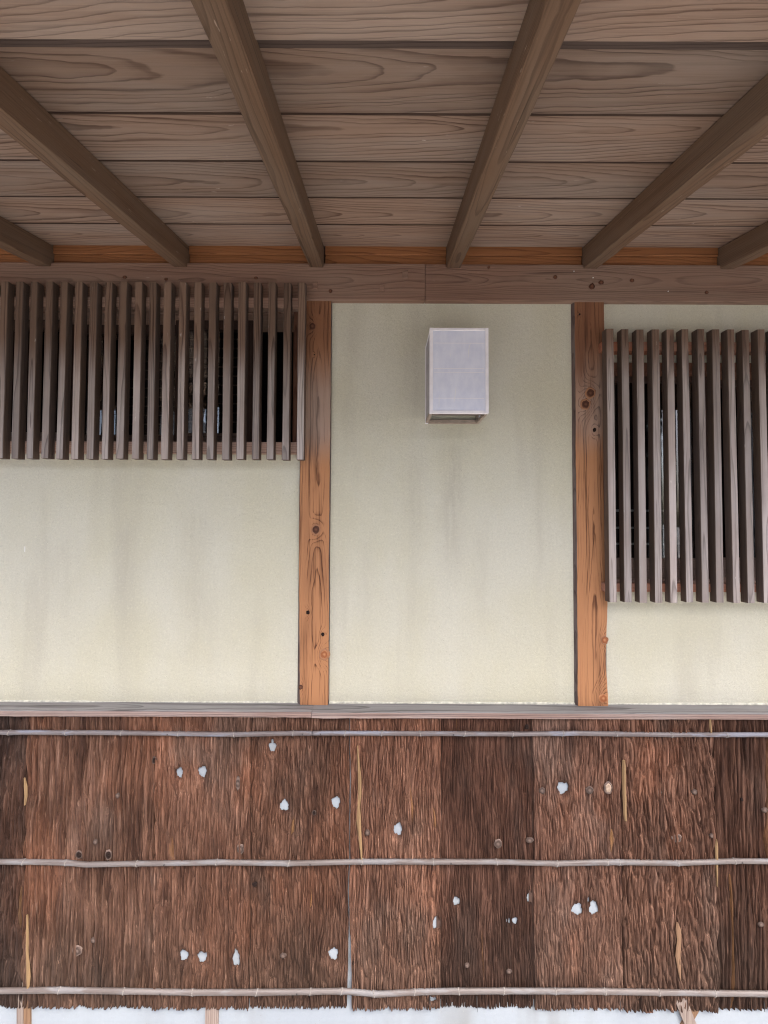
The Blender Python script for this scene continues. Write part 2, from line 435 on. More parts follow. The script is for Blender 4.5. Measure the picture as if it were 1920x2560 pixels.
M['nail'] = simple('dark_nail', (0.05, 0.045, 0.045), 0.5, 0.4)
M['white_speck'] = simple('white_speck', (0.8, 0.8, 0.78))

def bamboo_mat(name, a, b, blue):
    t = NT(name)
    o = t.pos()
    n = t.noise(t.vec('MULTIPLY', o, (5.0, 40.0, 130.0)), 1.0, 4.0, 0.6)
    m = t.noise(t.vec('MULTIPLY', o, (9.0, 9.0, 60.0)), 1.0, 3.0, 0.6)
    s = t.noise(t.vec('MULTIPLY', o, (60.0, 60.0, 160.0)), 1.0, 3.0, 0.7)
    c = t.mix(t.remap(n, 0.3, 0.7), a, b)
    c = t.mix(t.remap(m, 0.5, 0.66, 0.0, 0.75), c, blue)
    c = t.mix(t.remap(s, 0.66, 0.74, 0.0, 0.8), c, (0.07, 0.055, 0.05))
    return t.finish(c, t.remap(m, 0.3, 0.7, 0.42, 0.62), 0.4, t.bump(n, 0.0005))
M['bamboo'] = bamboo_mat('greyed_split_bamboo', (0.118, 0.096, 0.088), (0.180, 0.160, 0.154), (0.195, 0.192, 0.200))
M['bamboo_blue'] = bamboo_mat('silver_split_bamboo', (0.118, 0.093, 0.090), (0.180, 0.165, 0.168), (0.215, 0.230, 0.280))
M['bamboo_node'] = simple('pale_bamboo_node', (0.25, 0.228, 0.212), 0.6, 0.3, 0.35, 200)
M['sliver'] = wood('tan_bamboo_sliver', (0.33, 0.215, 0.110), (0.13, 0.075, 0.040), 'Z', 'X', 0.003, 0.01, (0.01, 0.03), 0.004, fibre=0.6, jit=0.08)

def paper_mat():
    t = NT('lantern_paper')
    o = t.obj()
    n = t.noise(t.vec('MULTIPLY', o, (40.0, 40.0, 24.0)), 1.0, 4.0, 0.6)
    f = t.noise(t.vec('MULTIPLY', o, (420.0, 420.0, 120.0)), 1.0, 3.0, 0.65, 1.5)
    c = t.mix(t.remap(n, 0.3, 0.7), (0.66, 0.69, 0.81), (0.74, 0.765, 0.86))
    c = t.mix(t.remap(f, 0.66, 0.76, 0.0, 0.55), c, (0.82, 0.83, 0.85))
    c = t.mix(t.remap(f, 0.24, 0.32, 0.35, 0.0), c, (0.42, 0.43, 0.47))
    return t.finish(c, 0.7, 0.25, t.bump(f, 0.0003))
M['paper'] = paper_mat()
M['lantern_frame'] = simple('lavender_white_painted_frame', (0.85, 0.83, 0.86), 0.55, 0.35, 0.05, 30)
M['paper_side_shade'] = simple('shade_toned_side_paper', (0.36, 0.34, 0.35), 0.8, 0.2, 0.15, 40)  # white paper, darkened in colour for the shaded left side
M['lantern_dark'] = simple('dark_lantern_rail', (0.09, 0.06, 0.045), 0.7, 0.2)
M['lantern_inner'] = simple('tan_lantern_inner_frame', (0.33, 0.27, 0.22), 0.7, 0.25, 0.15, 60)

def glass_mat():
    t = NT('window_glass')
    t.t.nodes.remove(t.b)
    fr = t.n('ShaderNodeFresnel'); fr.inputs['IOR'].default_value = 1.62
    gl = t.n('ShaderNodeBsdfGlossy'); gl.inputs['Roughness'].default_value = 0.004
    tr = t.n('ShaderNodeBsdfTransparent'); tr.inputs[0].default_value = (0.80, 0.83, 0.84, 1)
    n = t.noise(t.pos(), 9.0, 2.0)
    bp = t.bump(n, 0.0006)
    t.t.links.new(bp, gl.inputs['Normal'])
    mx = t.n('ShaderNodeMixShader')
    f = t.math('MULTIPLY', fr.outputs[0], 2.2)
    t.t.links.new(f, mx.inputs[0])
    t.t.links.new(tr.outputs[0], mx.inputs[1])
    t.t.links.new(gl.outputs[0], mx.inputs[2])
    t.t.links.new(mx.outputs[0], t.out.inputs[0])
    return t.m
M['glass'] = glass_mat()
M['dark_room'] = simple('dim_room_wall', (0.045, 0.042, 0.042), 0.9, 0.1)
M['muntin'] = simple('grey_muntin', (0.62, 0.60, 0.58), 0.7, 0.2, 0.2, 90)
M['muntin_thin'] = simple('brown_thin_bar', (0.22, 0.17, 0.14), 0.7, 0.2, 0.2, 90)

def ground_mat():
    t = NT('pale_paving')
    p = t.pos()
    n = t.noise(p, 2.0, 5.0, 0.6)
    f = t.noise(p, 60.0, 4.0, 0.7)
    c = t.mix(t.remap(n, 0.3, 0.7), (0.26, 0.255, 0.245), (0.34, 0.332, 0.318))
    c = t.mix(t.remap(f, 0.35, 0.65, 0.0, 0.4), c, (0.22, 0.215, 0.21))
    return t.finish(c, 0.9, 0.2, t.bump(f, 0.004))
M['ground'] = ground_mat()

M['lip'] = simple('pale_plaster_lip', (0.56, 0.555, 0.47), 0.9, 0.1, 0.25, 60)
# ================================================================ THE SETTING
g = link('ground', pyd([(-150, -150, 0), (150, -150, 0), (150, 150, 0), (-150, 150, 0)], [(0, 1, 2, 3)]), M['ground'])
tag(g, kind='structure')

# ---------------------------------------------------------------- plaster wall
XL, XR = -1.95, 1.95                       # facade reaches past the frame on both sides
PLX0, PLX1 = -0.2790, -0.1745              # left post
PRX0, PRX1 = 0.6185, 0.7255                # right post
POST_Y = -0.012
BEAM_Y = -0.020
z_sill_wall = P(960, 1757, 0)[1]
z_beam_bot = P(960, 750, BEAM_Y)[1]
z_beam_top = P(960, 659, BEAM_Y)[1]
LW_Z0 = P(300, 1122, 0.0)[1]               # left window opening, lower edge (behind lower rail)
LW_Z1 = z_beam_bot - 0.012
RW_Z0 = P(1700, 1466, 0.0)[1]
RW_Z1 = P(1700, 905, 0.0)[1]
WT = 0.13                                   # wall thickness
wall = empty('plaster_wall', (0, 0, z_sill_wall))
tag(wall, 'pale greenish plaster wall between the brown sill and the long beam', 'wall')
zs = z_sill_wall - 0.03
box('plaster_panel', XL, PLX0 + 0.004, 0, WT, zs, LW_Z0, M['plaster'], wall)
box('plaster_panel', PLX1 - 0.004, PRX0 + 0.004, 0, WT, zs, z_beam_bot + 0.03, M['plaster'], wall)
box('plaster_panel', PRX1 - 0.004, XR, 0, WT, zs, RW_Z0, M['plaster'], wall)
box('plaster_panel', PRX1 - 0.004, XR, 0, WT, RW_Z1, z_beam_bot + 0.03, M['plaster'], wall)

def bead(x0, x1, seed):
    """ragged pale lip of plaster left where the trowel met the sill"""
    rng = random.Random(seed)
    n = int((x1 - x0) / 0.008)
    V, Fc = [], []
    q = 0.5
    for i in range(n + 1):
        x = x0 + (x1 - x0) * i / n
        q = min(1, max(0.1, q + rng.uniform(-0.22, 0.22)))
        zz = 0.001 + 0.004 * q
        V += [(x, 0.001, zz), (x, -0.0008 - 0.0022 * q, zz * 0.55), (x, -0.0015 - 0.0025 * q, -0.004)]
    for i in range(n):
        for k in range(2):
            Fc.append((i * 3 + k, i * 3 + k + 1, (i + 1) * 3 + k + 1, (i + 1) * 3 + k))
    link('plaster_lip', pyd(V, Fc), M['lip'], wall)
bead(XL, PLX0 + 0.002, 1); bead(PLX1 - 0.002, PRX0 + 0.002, 2); bead(PRX1 - 0.002, XR, 3)
x, z = P(62, 1373, 0)
box('chip', x - 0.0013, x + 0.0013, -0.0006, 0.002, z - 0.009, z + 0.009, M['white_speck'], wall, 0.0005)

# ---------------------------------------------------------------- sill
sill = empty('wooden_sill', (0, 0, z_sill_wall))
tag(sill, 'weathered grey wooden sill running between plaster wall and bark panels', 'sill')
SILL_Y = -0.050
z_sill_edge = P(960, 1779.5, SILL_Y)[1]
z_sill_bot = P(960, 1795.5, SILL_Y)[1]
xj = P(779, 1780, SILL_Y)[0]
for (a, b, dy) in ((XL, xj - 0.0006, 0.0), (xj + 0.0006, XR, -0.0022)):
    n = 60
    V, Fc, mi = [], [], []
    rng = random.Random(int(a * 100))
    for i in range(n + 1):
        x = a + (b - a) * i / n
        w = 0.0006 * math.sin(x * 7) + rng.uniform(-0.0005, 0.0005)
        e = 0.0016
        sy = SILL_Y + dy + w
        prof = [(0.02, z_sill_wall + 0.001), (sy + 0.003, z_sill_edge + 0.0004 + w), (sy, z_sill_edge - e), (sy + 0.0008, z_sill_bot + e + w), (sy + 0.003, z_sill_bot), (0.02, z_sill_bot)]
        V += [(x, q[0], q[1] - z_sill_wall + dy * 0.4) for q in prof]
    m = 6
    for i in range(n):
        for k in range(m):
            Fc.append((i * m + k, (i + 1) * m + k, (i + 1) * m + (k + 1) % m, i * m + (k + 1) % m))
            mi.append(1 if k in (2, 3) else 0)
    Fc.append(tuple(range(m))); mi.append(0)
    Fc.append(tuple(n * m + k for k in reversed(range(m)))); mi.append(0)
    me = pyd(V, Fc)
    for p_, q in zip(me.polygons, mi): p_.material_index = q
    link('sill_board', me, [M['sill'], M['sill_front']], sill)

# ---------------------------------------------------------------- knots
def knot(parent, x, z, y, rx, rz, mat, h=0.002, collar=None, seed=0, flat=False):
    """a slightly domed knot with a raised irregular collar"""
    rng = random.Random(seed + int(x * 1e4) * 7 + int(z * 1e4))
    n = 14
    ph = [rng.uniform(0.86, 1.12) for _ in range(n)]
    V = [(0, -h * 0.55, 0)]
    Fc = []
    levels = [(0.45, -h * 0.7), (0.8, -h), (1.0, -h * 0.45), (1.06, h * 0.5)]
    for (s, yy) in levels:
        for k in range(n):
            t = 2 * math.pi * k / n
            V.append((math.cos(t) * rx * s * ph[k], yy, math.sin(t) * rz * s * ph[k]))
    for k in range(n):
        Fc.append((0, 1 + k, 1 + (k + 1) % n))
    for l in range(len(levels) - 1):
        for k in range(n):
            a = 1 + l * n + k; b = 1 + l * n + (k + 1) % n
            Fc.append((a, a + n, b + n, b))
    pl = parent.location
    o = link('knot', pyd(V, Fc), mat, parent, (x - pl.x, y - pl.y, z - pl.z), smooth=True)
    if collar is not None:
        V, Fc = [], []
        for (s, yy) in ((1.02, -h * 0.2), (1.18, -h * 0.75), (1.38, -h * 0.4), (1.5, h * 0.4)):
            for k in range(n):
                t = 2 * math.pi * k / n
                V.append((math.cos(t) * rx * s * ph[k], yy, math.sin(t) * rz * s * ph[k]))
        for l in range(3):
            for k in range(n):
                a = l * n + k; b = l * n + (k + 1) % n
                Fc.append((a, a + n, b + n, b))
        link('knot_collar', pyd(V, Fc), collar, parent, o.location, smooth=True) if flat else link('collar', pyd(V, Fc), collar, o, smooth=True)
    return o

# ---------------------------------------------------------------- posts
def post(x0, x1, label, knots, wane_l, wane_r, zband):
    cx = (x0 + x1) / 2
    z0, z1 = z_sill_wall - 0.004, z_beam_bot + 0.02
    th = empty('wooden_post', (cx, 0, z0))
    tag(th, label, 'post', 'posts of the timber frame')
    kk = [(P(px, py, POST_Y)[1] - (z0 + z1) / 2, P(px, py, POST_Y)[0] - cx, 0.016 * s, 0.020 * s) for (px, py, s, *_) in knots]
    mat = wood('orange_post_wood', (0.445, 0.215, 0.102), (0.115, 0.044, 0.022), 'Z', 'X', 0.0066, 0.014, (0.012, 0.05), 0.009, fibre=0.80, brown_top_shade=((0.150, 0.066, 0.038), 2.10, 2.32, 0.70), crack=0.8, wig=0.5,
               weather=(0.40, 0.30, 0.245), wamt=0.30, wscale=3.5, zband=zband, jit=0.04, ringc=0.60, knots=kk, stain=((0.13, 0.052, 0.028), 0.70), streaks=1.7, gain=2.1, bumpd=0.001, spread=0.03)
    n = 70
    V, Fc, mi = [], [], []
    rng = random.Random(int(x0 * 1000))
    wl = wr = 0.0
    for i in range(n + 1):
        f = i / n
        z = (z1 - z0) * (f - 0.5)
        wl = wl * 0.8 + rng.uniform(-0.0007, 0.0007)
        wr = wr * 0.8 + rng.uniform(-0.0007, 0.0007)
        el = wane_l(f) + wl
        er = wane_r(f) + wr
        hw = (x1 - x0) / 2
        V += [(-hw, WT - 0.01, z), (-hw, 0.004, z), (-hw + 0.0008, -0.001 + wl, z), (-hw + max(0.0015, el), POST_Y + 0.0008, z), (-hw + max(0.003, el + 0.0025), POST_Y, z),
              (hw - max(0.003, er + 0.0025), POST_Y, z), (hw - max(0.0015, er), POST_Y + 0.0008, z), (hw - 0.0008, -0.001 + wr, z), (hw, 0.004, z), (hw, WT - 0.01, z)]
    m = 10
    for i in range(n):
        for k in range(m - 1):
            Fc.append((i * m + k, i * m + k + 1, (i + 1) * m + k + 1, (i + 1) * m + k))
            mi.append(1 if k in (0, 1, 2, 6, 7, 8) else 0)
    me = pyd(V, Fc)
    for p_, q in zip(me.polygons, mi): p_.material_index = q
    link('shaft', me, [mat, M['wane']], th, (0, 0, (z1 - z0) / 2))
    for (px, py, s, rx, rz, mt, col) in knots:
        x, z = P(px, py, POST_Y)
        knot(th, x, z, POST_Y - 0.0004, rx * 1.25 / 960, rz * 1.25 / 960, M[mt], 0.0016, M[col] if col else None)
    return th

post(PLX0, PLX1, 'orange brown post to the left of the paper lantern', [
    (781, 816, 1.0, 8, 9, 'knot', None), (790, 1324, 1.2, 8.5, 10.5, 'knot', 'knot_collar'), (770, 1531, 0.7, 4.5, 5, 'knot_black', None),
    (807, 1586, 0.6, 4.5, 4.5, 'knot_black', None), (811, 1636, 1.3, 9, 9.5, 'knot_orange', 'knot_collar'), (752, 1718, 0.8, 5, 6, 'knot', None), (786, 887, 0.3, 1.6, 1.6, 'knot_black', None)],
    lambda f: 0.004 + (0.008 * (1 - f / 0.3) if f < 0.3 else 0), lambda f: 0.0025, (1.86, 2.02, 2.10, 2.30, 0.10, False))
post(PRX0, PRX1, 'orange brown post between the lantern wall and the tall slatted window', [
    (1476, 983, 1.5, 9, 10, 'knot', 'knot_collar'), (1464, 1011, 1.5, 9, 10.5, 'knot', 'knot_collar'), (1486, 1075, 0.8, 4.5, 5, 'knot_black', None), (1449, 786, 0.4, 2.2, 2.4, 'knot_black', None),
    (1511, 1600, 1.0, 7, 7.5, 'knot_orange', 'knot_collar'), (1508, 1746, 1.8, 11, 10, 'knot_orange', None)],
    lambda f: 0.007, lambda f: 0.002 + (0.008 * max(0, 1 - abs(f - 0.12) / 0.12)), (1.90, 2.05, 2.14, 2.34, 0.10, False))

# ---------------------------------------------------------------- beam
beam = empty('wall_beam', (0, 0, z_beam_bot))
tag(beam, 'long brown weathered beam carrying the rafters above the wall', 'beam')
xj = P(1063, 700, BEAM_Y)[0]
def beam_piece(a, b, dy):
    o = box('beam_length', a, b, BEAM_Y + dy, WT, z_beam_bot, z_beam_top, M['beam'], beam, 0.0022, 2)
    return o
beam_piece(XL, xj - 0.0003, 0)
tag(beam_piece(xj + 0.0003, XR, 0.0012), 'darker length of the beam')
for (px, py, rx, rz, mt) in ((1388, 693, 6, 6, 'knot'), (1480, 716, 9, 10, 'knot_black'), (1503, 706, 8, 6, 'knot'), (1580, 701, 7, 5, 'knot'), (1767, 731, 5, 5, 'knot'),
                             (826, 728, 6, 6, 'knot_black'), (1222, 668, 4, 5, 'knot_black'), (312, 693, 7, 5, 'knot'), (415, 698, 6, 4, 'knot'), (640, 695, 6, 4, 'knot')):
    x, z = P(px, py, BEAM_Y)
    knot(beam, x, z, BEAM_Y - 0.0001, rx * 1.0 / 960, rz * 1.0 / 960, M['knot'], 0.0016)
for (px, py, w, h) in ((1013, 686, 14, 20), (955, 721, 11, 16), (788, 714, 12, 17)):
    x, z = P(px, py, BEAM_Y)
    w *= 1.25 / 960; h *= 1.25 / 960
    o = box('dowel', x - w / 2, x + w / 2, BEAM_Y - 0.0035, BEAM_Y + 0.01, z - h / 2, z + h / 2, M['beam'], beam, 0.0012, 2)
for (px, py) in ((1435, 678), (1483, 694), (1671, 728)):
    x, z = P(px, py, BEAM_Y)
    box('paint_speck', x - 0.0016, x + 0.0016, BEAM_Y - 0.0008, BEAM_Y + 0.002, z - 0.0014, z + 0.0014, M['white_speck'], beam, 0.0005)

# ---------------------------------------------------------------- eaves
ALPHA = math.atan(0.2307)
ca, sa = math.cos(ALPHA), math.sin(ALPHA)
zr0 = P(960, 669, BEAM_Y)[1]                        # underside of a rafter where it meets the beam
RAFTER_DZ = 0.071
def z_r(y): return zr0 + 0.2307 * (y - BEAM_Y)
def z_b(y): return z_r(y) + RAFTER_DZ
EAVE_Y = -0.83
eaves = empty('roof_eaves', (0, 0, zr0))
tag(eaves, 'brown timber eaves with rafters and cedar boards overhead', 'eaves')
# rafters
RX0 = -0.2225; RP = 0.4492
depth = RAFTER_DZ * ca
length = (0.10 - EAVE_Y) / ca
def rafter_mesh(seed):
    rng = random.Random(seed)
    n = 46
    V, Fc = [], []
    ch = 0.0022
    j = [0.0] * 4
    for i in range(n + 1):
        y = -length / 2 + length * i / n
        j = [q * 0.75 + rng.uniform(-0.0006, 0.0006) for q in j]
        if rng.random() < 0.06: j[rng.randrange(2)] -= 0.002          # small dents along the arris
        w = 0.0225
        V += [(-w + ch + j[0] * 0.3, y, j[0] * 0.4), (w - ch - j[1] * 0.3, y, j[1] * 0.4), (w + j[1] * 0.6, y, ch - j[1]), (w, y, depth), (-w, y, depth), (-w - j[0] * 0.6, y, ch - j[0])]
    m = 6
    for i in range(n):
        for k in range(m):
            Fc.append((i * m + k, i * m + (k + 1) % m, (i + 1) * m + (k + 1) % m, (i + 1) * m + k))
    Fc.append(tuple(reversed(range(m)))); Fc.append(tuple(n * m + k for k in range(m)))
    return pyd(V, Fc)
ymid = (0.10 + EAVE_Y) / 2
for k in range(-3, 5):
    x = RX0 + RP * k + random.uniform(-0.002, 0.002)
    link('rafter', rafter_mesh(k), M['rafter'], eaves, (x, ymid, z_r(ymid) - zr0), (ALPHA, 0, random.uniform(-0.003, 0.003)))
# lapped boards
seams = [-0.83, -0.683, -0.539, -0.410, -0.277, -0.148, -0.014]
for i in range(len(seams) - 1):
    ya, yb = seams[i], seams[i + 1]
    ym = (ya + yb) / 2
    wd = (yb - ya) / ca
    step = 0.001
    tilt = -step / wd
    dz = 0.003
    if i == 0:
        tilt = -0.004 / wd; dz = -0.004
    ext = 0.018 if i < len(seams) - 2 else 0.0
    me = box_me(XL - 0.2, XR + 0.2, -wd / 2 - (0.008 if i else 0), wd / 2, 0.0, 0.009, 0.0006)
    o = link('soffit_board', me, M['soffit'], eaves, (0, ym, z_b(ym) - zr0 + dz), (ALPHA + tilt, 0, random.uniform(-0.0006, 0.0006)))
    if i:                                     # dark strip standing in for the shadow line behind each board edge
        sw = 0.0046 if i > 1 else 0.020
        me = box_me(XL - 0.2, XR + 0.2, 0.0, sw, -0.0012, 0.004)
        link('lap_shadow_strip', me, M['lap_shadow'] if i > 1 else M['lap_shadow_wide'], eaves, (0, ya + 0.0003, z_b(ya) - zr0 + dz + step / 2), (ALPHA, 0, 0))
# roof deck above and the fascia at the lip
me = box_me(XL - 0.25, XR + 0.25, -length / 2 - 0.02, length / 2 + 0.6, 0.0, 0.05)
link('roof_deck', me, M['rafter'], eaves, (0, ymid, z_b(ymid) - zr0 + 0.026), (ALPHA, 0, 0))
box('eave_fascia', XL - 0.25, XR + 0.25, EAVE_Y - 0.026, EAVE_Y - 0.002, z_r(EAVE_Y) + 0.012, z_b(EAVE_Y) + 0.06, M['rafter'], eaves, 0.002)
# boards closing the bays between the rafters
zf0 = P(960, 661, -0.014)[1]; zfm = P(960, 638.5, -0.012)[1]
for k in range(-4, 5):
    a = RX0 + RP * k + 0.0225 + 0.002
    b = RX0 + RP * (k + 1) - 0.0225 - 0.002
    a, b = max(a, XL), min(b, XR)
    if b - a < 0.05: continue
    box('bay_board', a, b, -0.010, 0.02, zf0 - 0.02, zfm, M['frieze'], eaves, 0.0012)
    box('bay_strip', a, b, -0.0145, 0.02, zfm + 0.0008, z_b(-0.012) + 0.004, M['frieze'], eaves, 0.0012)

# ================================================================ WINDOWS
def window(label, x0, x1, z0, z1, build):
    w = empty('window', ((x0 + x1) / 2, 0, z0))
    tag(w, label, 'window', 'windows behind the slatted screens')
    build(w, x0, x1, z0, z1)
    # the unlit room behind
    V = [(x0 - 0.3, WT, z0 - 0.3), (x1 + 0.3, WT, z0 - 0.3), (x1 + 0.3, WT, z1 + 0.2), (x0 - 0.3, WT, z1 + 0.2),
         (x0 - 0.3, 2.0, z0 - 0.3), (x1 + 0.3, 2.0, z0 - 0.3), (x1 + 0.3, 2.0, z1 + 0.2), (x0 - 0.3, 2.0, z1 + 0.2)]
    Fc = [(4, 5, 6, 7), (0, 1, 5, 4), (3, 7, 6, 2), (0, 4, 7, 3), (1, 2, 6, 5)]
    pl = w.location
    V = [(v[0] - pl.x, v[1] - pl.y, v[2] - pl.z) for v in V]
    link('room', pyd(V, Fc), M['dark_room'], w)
    return w

def sash(w, x0, x1, z0, z1, y, bars, bar_mat, bar_h, st=0.030, rt=0.03, rb=0.045, verts=()):
    """a wooden sash with glass and bars behind it"""
    pl = w.location
    s = empty('sash', (0, 0, 0), w)
    def bx(name, a, b, c, d, e, f, m, bev=0.0015):
        cx, cy, cz = (a + b) / 2, (c + d) / 2, (e + f) / 2
        me = box_me(a - cx, b - cx, c - cy, d - cy, e - cz, f - cz, bev)
        return link(name, me, m, s, (cx - pl.x, cy - pl.y, cz - pl.z))
    T = 0.026
    bx('stile', x0, x0 + st, y, y + T, z0, z1, M['sash'])
    bx('stile', x1 - st, x1, y, y + T, z0, z1, M['sash'])
    bx('bottom_rail', x0 + st, x1 - st, y + 0.001, y + T, z0, z0 + rb, M['sash_h'])
    bx('top_rail', x0 + st, x1 - st, y + 0.001, y + T, z1 - rt, z1, M['sash'])
    bx('pane', x0 + st - 0.004, x1 - st + 0.004, y + 0.010, y + 0.013, z0 + rb - 0.004, z1 - rt + 0.004, M['glass'], 0)
    for z in bars:
        bx('muntin', x0 + st, x1 - st, y + 0.016, y + 0.024, z - bar_h / 2, z + bar_h / 2, bar_mat, 0.0008)
    for x in verts:
        bx('muntin', x - 0.004, x + 0.004, y + 0.015, y + 0.022, z0 + rb, z1 - rt, bar_mat, 0.0008)
    return s

def build_left(w, x0, x1, z0, z1):
    # frame
    box('jamb', x1 - 0.032, x1, 0.0, WT, z0, z1, M['jamb'], w, 0.0015)
    box('head', x0, x1 - 0.032, 0.006, WT, z1 - 0.022, z1, M['rail'], w, 0.0015)
    box('window_sill', x0, x1 - 0.032, 0.004, WT, z0, z0 + 0.012, M['rail'], w, 0.0015)
    za, zb = z0 + 0.012, z1 - 0.022
    Y = 0.045
    xa, xb = P(437, 950, Y)[0], P(631, 950, Y)[0]
    zbars = [P(500, py, Y + 0.02)[1] for py in range(825, 1075, 23)]
    rb = P(500, 1082, Y)[1] - za
    sash(w, xa, xb, za, zb, Y, zbars, M['muntin_thin'], 0.0030, 0.018, 0.03, rb)
    xc = P(150, 950, Y)[0]
    sash(w, xc, xa + 0.012, za, zb, Y + 0.032, zbars, M['muntin_thin'], 0.0030, 0.018, 0.03, rb)
    sash(w, x0, xc + 0.012, za, zb, Y, zbars, M['muntin_thin'], 0.0030, 0.018, 0.03, rb)
window('dark window behind the low slatted screen to the left', XL, PLX0 + 0.008, LW_Z0, LW_Z1, build_left)

def build_right(w, x0, x1, z0, z1):
    box('jamb', x0, x0 + 0.020, 0.0, WT, z0, z1, M['jamb'], w, 0.0015)
    box('head', x0 + 0.020, x1, 0.004, WT, z1 - 0.030, z1, M['jamb'], w, 0.0015)
    box('window_sill', x0 + 0.020, x1, -0.004, WT, z0, z0 + 0.018, M['rail'], w, 0.002)
    za, zb = z0 + 0.018, z1 - 0.030
    Y = 0.045
    xa = P(1772, 1200, Y)[0]
    zb_ = [P(1650, py, Y + 0.02)[1] for py in (1277, 1320, 1360)]
    rb = P(1650, 1396, Y)[1] - za
    sash(w, x0 + 0.020, xa, za, zb, Y, zb_, M['muntin'], 0.0075, 0.016, 0.02, rb, verts=(P(1661, 1300, Y)[0],))
    sash(w, xa - 0.01, x1 - 0.02, za, zb, Y + 0.032, zb_, M['muntin'], 0.0075, 0.03, 0.02, rb)
window('dark window behind the tall slatted screen to the right', PRX1 - 0.008, XR, RW_Z0, RW_Z1, build_right)

# ---------------------------------------------------------------- slatted screens
SLF, SLB = -0.051, -0.028
def slat_mesh(w, h, seed):
    rng = random.Random(seed)
    n = 16
    V, Fc, mi = [], [], []
    c = 0.0013
    d = (SLB - SLF)
    jx = jx2 = 0.0
    for i in range(n + 1):
        z = -h / 2 + h * i / n
        jx = jx * 0.7 + rng.uniform(-0.0003, 0.0003)
        jx2 = jx2 * 0.7 + rng.uniform(-0.0003, 0.0003)
        a, b = -w / 2 + jx, w / 2 + jx2
        V += [(a + c, -d / 2, z), (b - c, -d / 2, z), (b, -d / 2 + c, z), (b, d / 2, z), (a, d / 2, z), (a, -d / 2 + c, z)]
    m = 6
    for i in range(n):
        for k in range(m):
            Fc.append((i * m + k, i * m + (k + 1) % m, (i + 1) * m + (k + 1) % m, (i + 1) * m + k))
            mi.append(0 if k == 0 else 1)
    Fc.append(tuple(reversed(range(m)))); mi.append(1)
    Fc.append(tuple(n * m + k for k in range(m))); mi.append(1)
    me = pyd(V, Fc)
    for p_, q in zip(me.polygons, mi): p_.material_index = q
    me.materials.append(M['slat_front']); me.materials.append(M['slat_side'])
    return me

def screen(label, xs, w, z0, z1, rails, mat):
    s = empty('slatted_screen', (sum(xs) / len(xs), SLB, z0))
    tag(s, label, 'screen', 'slatted screens over the windows')
    meshes = [slat_mesh(w + q * 0.0005, z1 - z0, 40 + q + int(z0 * 10)) for q in range(-2, 3)]
    pl = s.location
    for i, x in enumerate(xs):
        o = link('slat', random.choice(meshes), [], s, (x - pl.x + random.uniform(-0.0008, 0.0008), (SLF + SLB) / 2 - pl.y + random.uniform(-0.001, 0.001), (z0 + z1) / 2 - pl.z + random.uniform(-0.0012, 0.0012)))
        o.rotation_euler = (random.uniform(-0.002, 0.002), random.uniform(-0.0018, 0.0018), random.uniform(-0.02, 0.02))
    for (a, b, c, d, yb) in rails:
        box('rail', a, b, SLB - 0.001, yb, c, d, mat, s, 0.0012)
    return s

wpx = 18.6 * (CAM.y * -1 + SLF) / 960
xs = [P(26.8 + 37.62 * i, 1147, SLF)[0] + wpx / 2 for i in range(-6, 20)]
z0 = P(380, 1147.5, SLF)[1]; z1 = P(380, 705.5, SLF)[1]
ra = P(380, 1132, SLB)[1]; rb = P(380, 1104, SLB)[1]
rc = P(380, 768, SLB)[1]; rd = P(380, 743, SLB)[1]
screen('slatted wooden screen of short grey slats left of the lantern', xs, wpx, z0, z1,
       [(XL, xs[-1] + 0.006, ra, rb, -0.001), (XL, xs[-1] + 0.006, rc, rd, -0.001)], M['rail'])
xs = [P(1522.8 + 38.5 * i, 1506, SLF)[0] + wpx / 2 for i in range(0, 18)]
z0 = P(1720, 1506.5, SLF)[1]; z1 = P(1720, 823, SLF)[1]
ra = P(1720, 1480, SLB)[1]; rb = P(1720, 1459, SLB)[1]
rc = P(1720, 879, SLB)[1]; rd = P(1720, 855, SLB)[1]
screen('slatted wooden screen of long grey slats beside the right post', xs, wpx, z0, z1,
       [(PRX1 - 0.022, XR, ra, rb, -0.001), (PRX1 - 0.022, XR, rc, rd, -0.001)], M['rail_red'])

# ---------------------------------------------------------------- lantern
LD = 0.128
lx0, lz1 = P(1074.5, 819, -LD); lx1, _ = P(1221.5, 819, -LD)
lz0 = P(1150, 1033, -LD)[1]
lcx = (lx0 + lx1) / 2
lan = empty('wall_lantern', (lcx, 0, lz0))
tag(lan, 'white paper box lantern hanging on the plaster wall', 'lantern')
fw = 0.0095
def lb(name, a, b, c, d, e, f, m, bev=0.0012, par=None): return box(name, a, b, c, d, e, f, M[m], lan, bev, 2)
# front frame
lb('frame_upright', lx0, lx0 + fw, -LD, -LD + 0.012, lz0, lz1, 'lantern_frame')
lb('frame_upright', lx1 - fw, lx1, -LD, -LD + 0.012, lz0, lz1, 'lantern_frame')
lb('frame_rail', lx0 + fw, lx1 - fw, -LD + 0.0006, -LD + 0.012, lz1 - 0.0085, lz1, 'lantern_frame')
lb('frame_rail', lx0 + fw, lx1 - fw, -LD + 0.0006, -LD + 0.012, lz0, lz0 + 0.0085, 'lantern_frame')
# back frame on the wall
lb('back_upright', lx0, lx0 + fw, -0.014, -0.001, lz0, lz1, 'lantern_frame')
lb('back_upright', lx1 - fw, lx1, -0.014, -0.001, lz0, lz1, 'lantern_inner')
lb('back_rail', lx0 + fw, lx1 - fw, -0.012, -0.001, lz0, lz0 + 0.012, 'lantern_inner')
lb('bottom_rail', lx0 + fw, lx1 - fw, -LD + 0.013, -LD + 0.022, lz0 - 0.001, lz0 + 0.007, 'lantern_dark')
lb('back_rail', lx0 + fw, lx1 - fw, -0.012, -0.001, lz1 - 0.012, lz1, 'lantern_frame')
